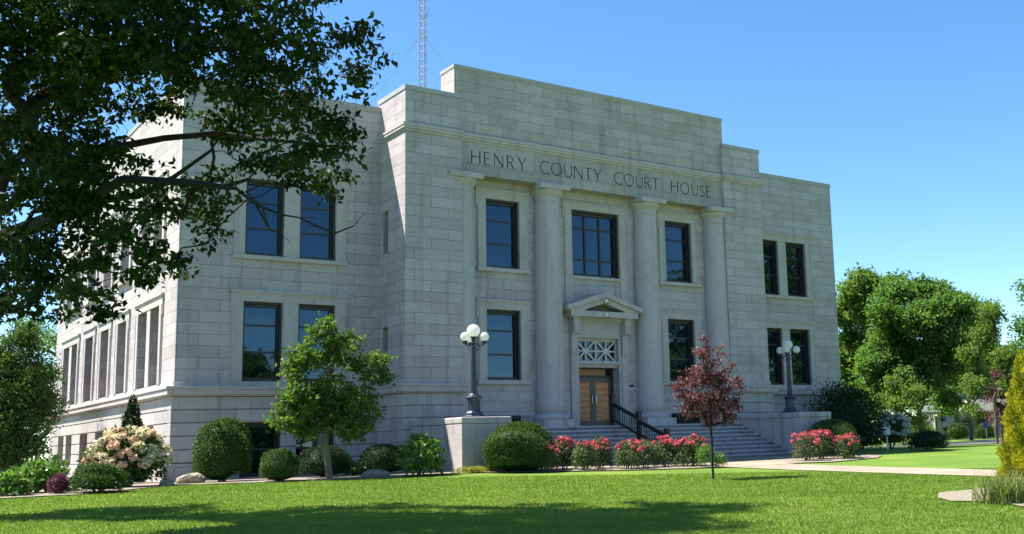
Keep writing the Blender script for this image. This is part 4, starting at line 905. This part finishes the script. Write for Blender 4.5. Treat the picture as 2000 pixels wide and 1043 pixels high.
# daylily clump: arching blades
def blades(name, label, cat, loc, n, spread, L, wd, lm, seed):
    rng = np.random.default_rng(seed); r = empty(name, loc); tag(r, label, cat); V = []; F = []; T_ = []
    for i in range(n):
        a = rng.uniform(0, 6.283); b0 = np.array([rng.normal(0, spread*.4), rng.normal(0, spread*.4), 0]); l = L*rng.uniform(.6, 1.15); lean = rng.uniform(.25, .95); d = np.array([math.cos(a), math.sin(a), 0]); s = np.array([-math.sin(a), math.cos(a), 0])*wd*.5; k0 = len(V)*1
        pts = []
        for q in range(5):
            t = q/4; pts.append(b0+d*(l*lean*t*(.5+.5*t))+np.array([0, 0, l*(t*1.05-.62*lean*t*t)]))
        base = len(V)
        for q in range(5): ww = (1-.95*(q/4)**2); V += [pts[q]-s*ww, pts[q]+s*ww]
        for q in range(4): F += [(base+2*q, base+2*q+1, base+2*q+3), (base+2*q, base+2*q+3, base+2*q+2)]; T_ += [0]*2
        tv = rng.random(); T_[-8:] = [tv]*8
    np_obj('foliage', [(np.array(V), np.array(F), np.array(T_))], lm, r); return r
blades('daylily', 'clump of arching grassy daylily leaves below the golden evergreen', 'plant', gloc(7.95, -27.05), 420, .5, .68, .022, G['lily'], 151)
blades('daylily', 'second clump of grassy daylily leaves nearer the right edge', 'plant', gloc(8.8, -27.5), 420, .5, .74, .022, G['lily'], 152)
blades('daylily', 'daylily clump at the foot of the golden evergreen', 'plant', gloc(9.6, -26.3), 300, .45, .66, .022, G['lily'], 153)

# hydrangeas with round flower heads
rng = np.random.default_rng(160)
def hydrangea(label, loc, rx, ry, h, seed, nfl, mats, rad, psize, leafm='box', name='hydrangea'):
    rg = np.random.default_rng(seed)
    r = shrub(name, label, 'hydrangea', loc, rx, ry, h, G[leafm], seed, 1700, .16, .12, skin=.3)
    ms = []
    for mm in mats:
        for k in range(2): me = flower_mesh('flower', rg, 90, rad, psize); me.materials.append(mm); ms.append(me)
    d = unit(rg.normal(0, 1, (nfl*4, 3))); d = d[(d[:, 2] > -.25)][:nfl]
    P = d*np.array([rx, ry, h*.5])*rg.uniform(.9, 1.08, (len(d), 1))+np.array([0, 0, h*.5])
    add_flowers(r, P, ms, mats, rg)
    return r
hydrangea('large hydrangea covered in cream and peach flower heads at the corner of the building', gloc(-2.3, -4.4), 1.0, .9, 1.66, 161, 98, (M['cream'], M['cream'], M['peach']), .14, .085)
hydrangea('white flowered hydrangea on the lawn right of the building', gloc(35.9, -1.2), 1.0, .9, 1.8, 162, 60, (M['whitep'],), .17, .1)
hydrangea('smaller white hydrangea half hidden beside the dark yew', gloc(35.8, .8), .7, .7, 1.3, 163, 26, (M['whitep'],), .16, .1)
hydrangea('orange tinted hydrangea far left behind the airy tree trunk', gloc(-7.0, 3.5), .75, .6, .8, 164, 40, (M['orange'],), .13, .08)

# rose bushes
def rose(label, x, y, rr, h, seed, nfl, group):
    rg = np.random.default_rng(seed)
    r = shrub('rose_bush', label, 'rose bush', gloc(x, y), rr*.8, rr*.75, h*.88, G['rose'], seed, 1900, .085, .2, group=group, skin=.4)
    ms = []
    for k in range(3): me = flower_mesh('flower', rg, 26, .055, .06); me.materials.append(M['red']); ms.append(me)
    a = rg.uniform(0, 6.28, nfl); q = np.sqrt(rg.random(nfl)); P = np.stack([rr*.86*q*np.cos(a), rr*.9*q*np.sin(a), h*(.58+.36*np.sqrt(np.maximum(0, 1-q*q)))+rg.normal(0, .05, nfl)], 1)
    add_flowers(r, P, ms, None, rg, (.8, 1.6))
    return r
g_l, g_r = 'red roses left of the path', 'red roses right of the path'
for i, (x, y, rr, h, n, lb) in enumerate([
  (9.75, -8.35, .45, .92, 20, 'red rose bush closest to the clipped globe shrub'), (10.85, -7.75, .52, 1.12, 26, 'tall red rose bush second from the globe shrub'), (10.95, -8.85, .5, 1.02, 22, 'red rose bush at the front of the row, third from the globe shrub'),
  (11.95, -8.35, .5, 1.08, 24, 'red rose bush in front of the bottom step left of the railing'), (12.35, -9.45, .56, .98, 20, 'last red rose bush before the gap in the left row'),
  (13.25, -9.2, .55, 1.02, 24, 'red rose bush just after the gap, left of the railing foot'), (14.2, -9.15, .56, 1.06, 26, 'red rose bush below the lowest railing post'), (14.6, -9.7, .5, 1.0, 18, 'red rose bush behind the purple plum trunk'), (15.2, -9.5, .56, 1.06, 28, 'red rose bush right of the purple plum trunk')]):
    rose(lb, x, y, rr, h, 200+i, int(n*.65), g_l)
for i, (x, y, rr, h, n, lb) in enumerate([(20.3, -10.1, .66, 1.12, 30, 'first red rose bush right of the steps, nearest the path'), (21.6, -9.6, .6, 1.15, 34, 'red rose bush in the middle of the right hand bed'), (23.0, -9.7, .55, 1.0, 26, 'last red rose bush at the right end of its bed'), (22.2, -10.3, .5, .9, 20, 'low red rose bush at the front of the right hand bed')]):
    rose(lb, x, y, rr, h, 220+i, int(n*.7), g_r)

# rocks
def rock(name, label, loc, sx, sy, sz, seed, mat):
    rng = np.random.default_rng(seed); b = MB(); b.sphere((0, 0, 0), 1, 10); V = np.array(b.v)
    V = np.sign(V)*np.abs(V)**.55; V *= (1+.1*np.sin(V[:, [1, 2, 0]]*3+seed)); V *= 1+rng.normal(0, .035, (len(V), 1)); V[:, 2] += .18*np.sin(V[:, 0]*2.2+seed)+.1*np.sin(V[:, 1]*5); V = V*np.array([sx, sy, sz]); b.v = [tuple(v) for v in V]
    o = b.build(name, mat, None); o.location = loc; tag(o, label, 'rock'); o.rotation_euler = (0, 0, -.5); return o
rock('boulder', 'tan boulder at the left front corner of the building', gloc(-.35, -3.7, .12), .4, .26, .17, 1, M['rock'])
rock('flat_stone', 'flat grey stone at the lawn edge before the left wing', gloc(4.75, -6.0, .08), .42, .25, .12, 2, plain('grey_flat_stone', (.24, .22, .2), .9, noise=.3, bump=.5))
rock('small_stone', 'small pale stone at the rim of the corner bed', gloc(-1.3, -4.9, .06), .2, .15, .1, 3, M['rock'])

# house across the street
fw = Vector((.62, .785, 0)); rt = Vector((.785, -.62, 0))
hs = empty('porch_house', (73.6, 26.3, 0), math.atan2(rt.y, rt.x)); tag(hs, 'beige two storey house with grey green roof, teal shutters and a columned porch', 'house')
M['siding'] = plain('beige_siding', (.38, .33, .24), .8, noise=.06); M['shingle'] = plain('grey_green_shingle', (.10, .12, .10), .9, noise=.2, scale=4); M['teal'] = plain('teal_shutter', (.03, .22, .19), .6)
b = MB(); b.box((2.2, 2.4, -.2), (14, 10, 5.0)); b.build('wall', M['siding'], hs)
b = MB(); b.v += [(1.7, 1.7, 4.9), (14.7, 1.7, 4.9), (14.7, 10.7, 4.9), (1.7, 10.7, 4.9), (5.4, 6.2, 7.9), (10.2, 6.2, 7.9)]; b.f += [(0, 1, 5, 4), (1, 2, 5), (2, 3, 4, 5), (3, 0, 4), (0, 3, 2, 1)]; b.build('roof', M['shingle'], hs)
b = MB(); b.v += [(-.2, -.7, 2.65), (9.2, -.7, 2.65), (9.2, 2.4, 2.65), (-.2, 2.4, 2.65), (1.8, 1.6, 3.75), (9.2, 1.6, 3.75), (1.8, 2.4, 3.75), (9.2, 2.4, 3.75)]; b.f += [(0, 1, 5, 4), (0, 4, 6, 3), (4, 5, 7, 6), (1, 2, 7, 5), (0, 3, 2, 1)]; b.build('porch_roof', M['shingle'], hs)
b = MB(); b.box((-.1, -.6, 2.45), (9.1, 2.38, 2.64)); b.box((-.1, -.6, -.1), (9.1, 2.38, .3)); b.build('porch_floor', M['siding'], hs)
b = MB(); b.prism([(3.3, 2.65), (5.7, 2.65), (4.5, 3.6)], 1, -.75, 1.2); b.build('porch_gable', M['siding'], hs)
for x in (.2, 1.5, 6.5, 8.8):
    b = MB(); b.box((x-.13, -.55, .3), (x+.13, -.29, 2.45)); b.box((x-.2, -.62, .3), (x+.2, -.22, 1.0)); b.build('porch_column', M['siding'], hs)
for (x, z, ww, hh, sh) in ((3.1, 3.55, .7, 1.2, 1), (5.6, 3.55, .8, 1.2, 1), (8.6, 3.5, .9, 1.2, 1), (2.95, .8, 1.3, 1.45, 1), (4.7, .7, .7, 1.6, 0), (10.6, .9, .9, 1.5, 1)):
    b = MB(); b.box((x-ww/2-.08, 2.33, z-.08), (x+ww/2+.08, 2.4, z+hh+.08)); o = b.build('window', M['white'], hs)
    b = MB(); b.box((x-ww/2, 2.31, z), (x+ww/2, 2.33, z+hh/2-.03)); b.box((x-ww/2, 2.31, z+hh/2+.03), (x+ww/2, 2.33, z+hh)); b.build('pane', M['glass'], o)
    for s in (-1, 1) if sh else ():
        b = MB(); u = x+s*(ww/2+.3); b.box((u-.2, 2.32, z-.05), (u+.2, 2.4, z+hh+.05)); b.build('shutter', M['teal'], o)
b = MB(); b.box((5.9, 2.34, .3), (6.8, 2.4, 2.4)); b.build('door', plain('dark_house_door', (.06, .045, .04), .5), hs)
# small signs and a pole beyond the lawn
def sign(label, loc, wd, h, zc, mat, postm, name='small_sign'):
    r = empty(name, loc, -.66); tag(r, label, 'sign'); b = MB(); b.box((-.03, -.03, -.1), (.03, .03, zc)); b.build('post', postm, r)
    b = MB(); b.box((-wd/2, -.06, zc-h/2), (wd/2, -.03, zc+h/2)); b.build('sign_panel', mat, r); return r
sign('small white sign on a post beside the dark yew', gloc(33.2, -3.2), .34, .4, .95, M['white'], M['white'])
sign('small blue sign on a thin post in front of the far house', gloc(59.7, 9.56), .4, .5, 1.2, plain('blue_sign_paint', (.03, .12, .42), .5), M['steel'])
sign('white box on a dark post near the golden evergreen', gloc(56.5, 4.2), .6, .75, 1.9, M['white'], M['black'], 'mailbox_sign')

# ------------------------------------------------------------------ grass blades
rng = np.random.default_rng(9); NB = 330000
D = 11.5+(34-11.5)*rng.random(NB)**1.1; lat = D*rng.uniform(-.66, .40, NB)
fx, fy = math.sin(math.radians(37.785)), math.cos(math.radians(37.785))
GX = CAM.x+fx*D+fy*lat; GY = CAM.y+fy*D-fx*lat
def inside(px, py, poly):
    c = np.zeros(len(px), bool); n = len(poly)
    for i in range(n):
        (x0, y0), (x1, y1) = poly[i], poly[(i+1) % n]
        c ^= ((y0 > py) != (y1 > py)) & (px < (x1-x0)*(py-y0)/((y1-y0) or 1e-9)+x0)
    return c
edge = np.interp(GX, [-30, -9, -5.9, -4.2, -2.8, -1.2, 1.2, 3, 4.6, 6.2, 8.5, 10.1, 11.8, 15, 18.4, 20, 23.8, 25.6, 40], [-8.2, -8.2, -7.75, -7.9, -6.9, -5.3, -6.6, -6.9, -7.5, -7.0, -8.25, -9, -10.1, -11.5, -11.4, -11.7, -10.7, -9.3, -9])
ok = (GY < edge-.02) & ~((GX > 15.27) & (GX < 18.33)) & ~inside(GX, GY, [(7.6, -26.1), (8.1, -26.9), (7.3, -27.8), (8.8, -28.4), (11.4, -27.6), (12.4, -25.6), (11.2, -24.4), (9.4, -24.5), (8.2, -25.4)])
GX, GY, D = GX[ok], GY[ok], D[ok]; n = len(GX)
P = np.stack([GX, GY, gz(GX, GY)-.005], 1); hgt = rng.uniform(.022, .055, n)
ln = rng.normal(0, .5, (n, 2)); a = rng.uniform(0, 6.283, n); wd = (.004+.00035*D)*rng.uniform(.7, 1.3, n)
S = np.stack([np.cos(a)*wd, np.sin(a)*wd, np.zeros(n)], 1); tip = P+np.stack([ln[:, 0]*hgt, ln[:, 1]*hgt, hgt], 1)
V = np.stack([P-S, P+S, tip], 1).reshape(-1, 3); F = np.arange(3*n).reshape(-1, 3)
tone = np.clip(.48+.2*np.sin(GX*1.3+GY*.4)*np.sin(GY*.9)+.16*np.sin(GX*3.1-GY*2.3)*np.sin(GY*4.1+GX)+.12*np.sin(GX*.37+1)*np.cos(GY*.31)+rng.normal(0, .15, n), 0, 1)
go = link('lawn_grass', mesh_np('lawn_grass', V, F, tone), leaf_mat('grass_blade', (.115, .19, .03), (.165, .255, .036), (.25, .31, .065), .45, .6, (1.1, 1.15, .6)))
tag(go, 'short mown green grass of the lawn', 'grass', kind='stuff')
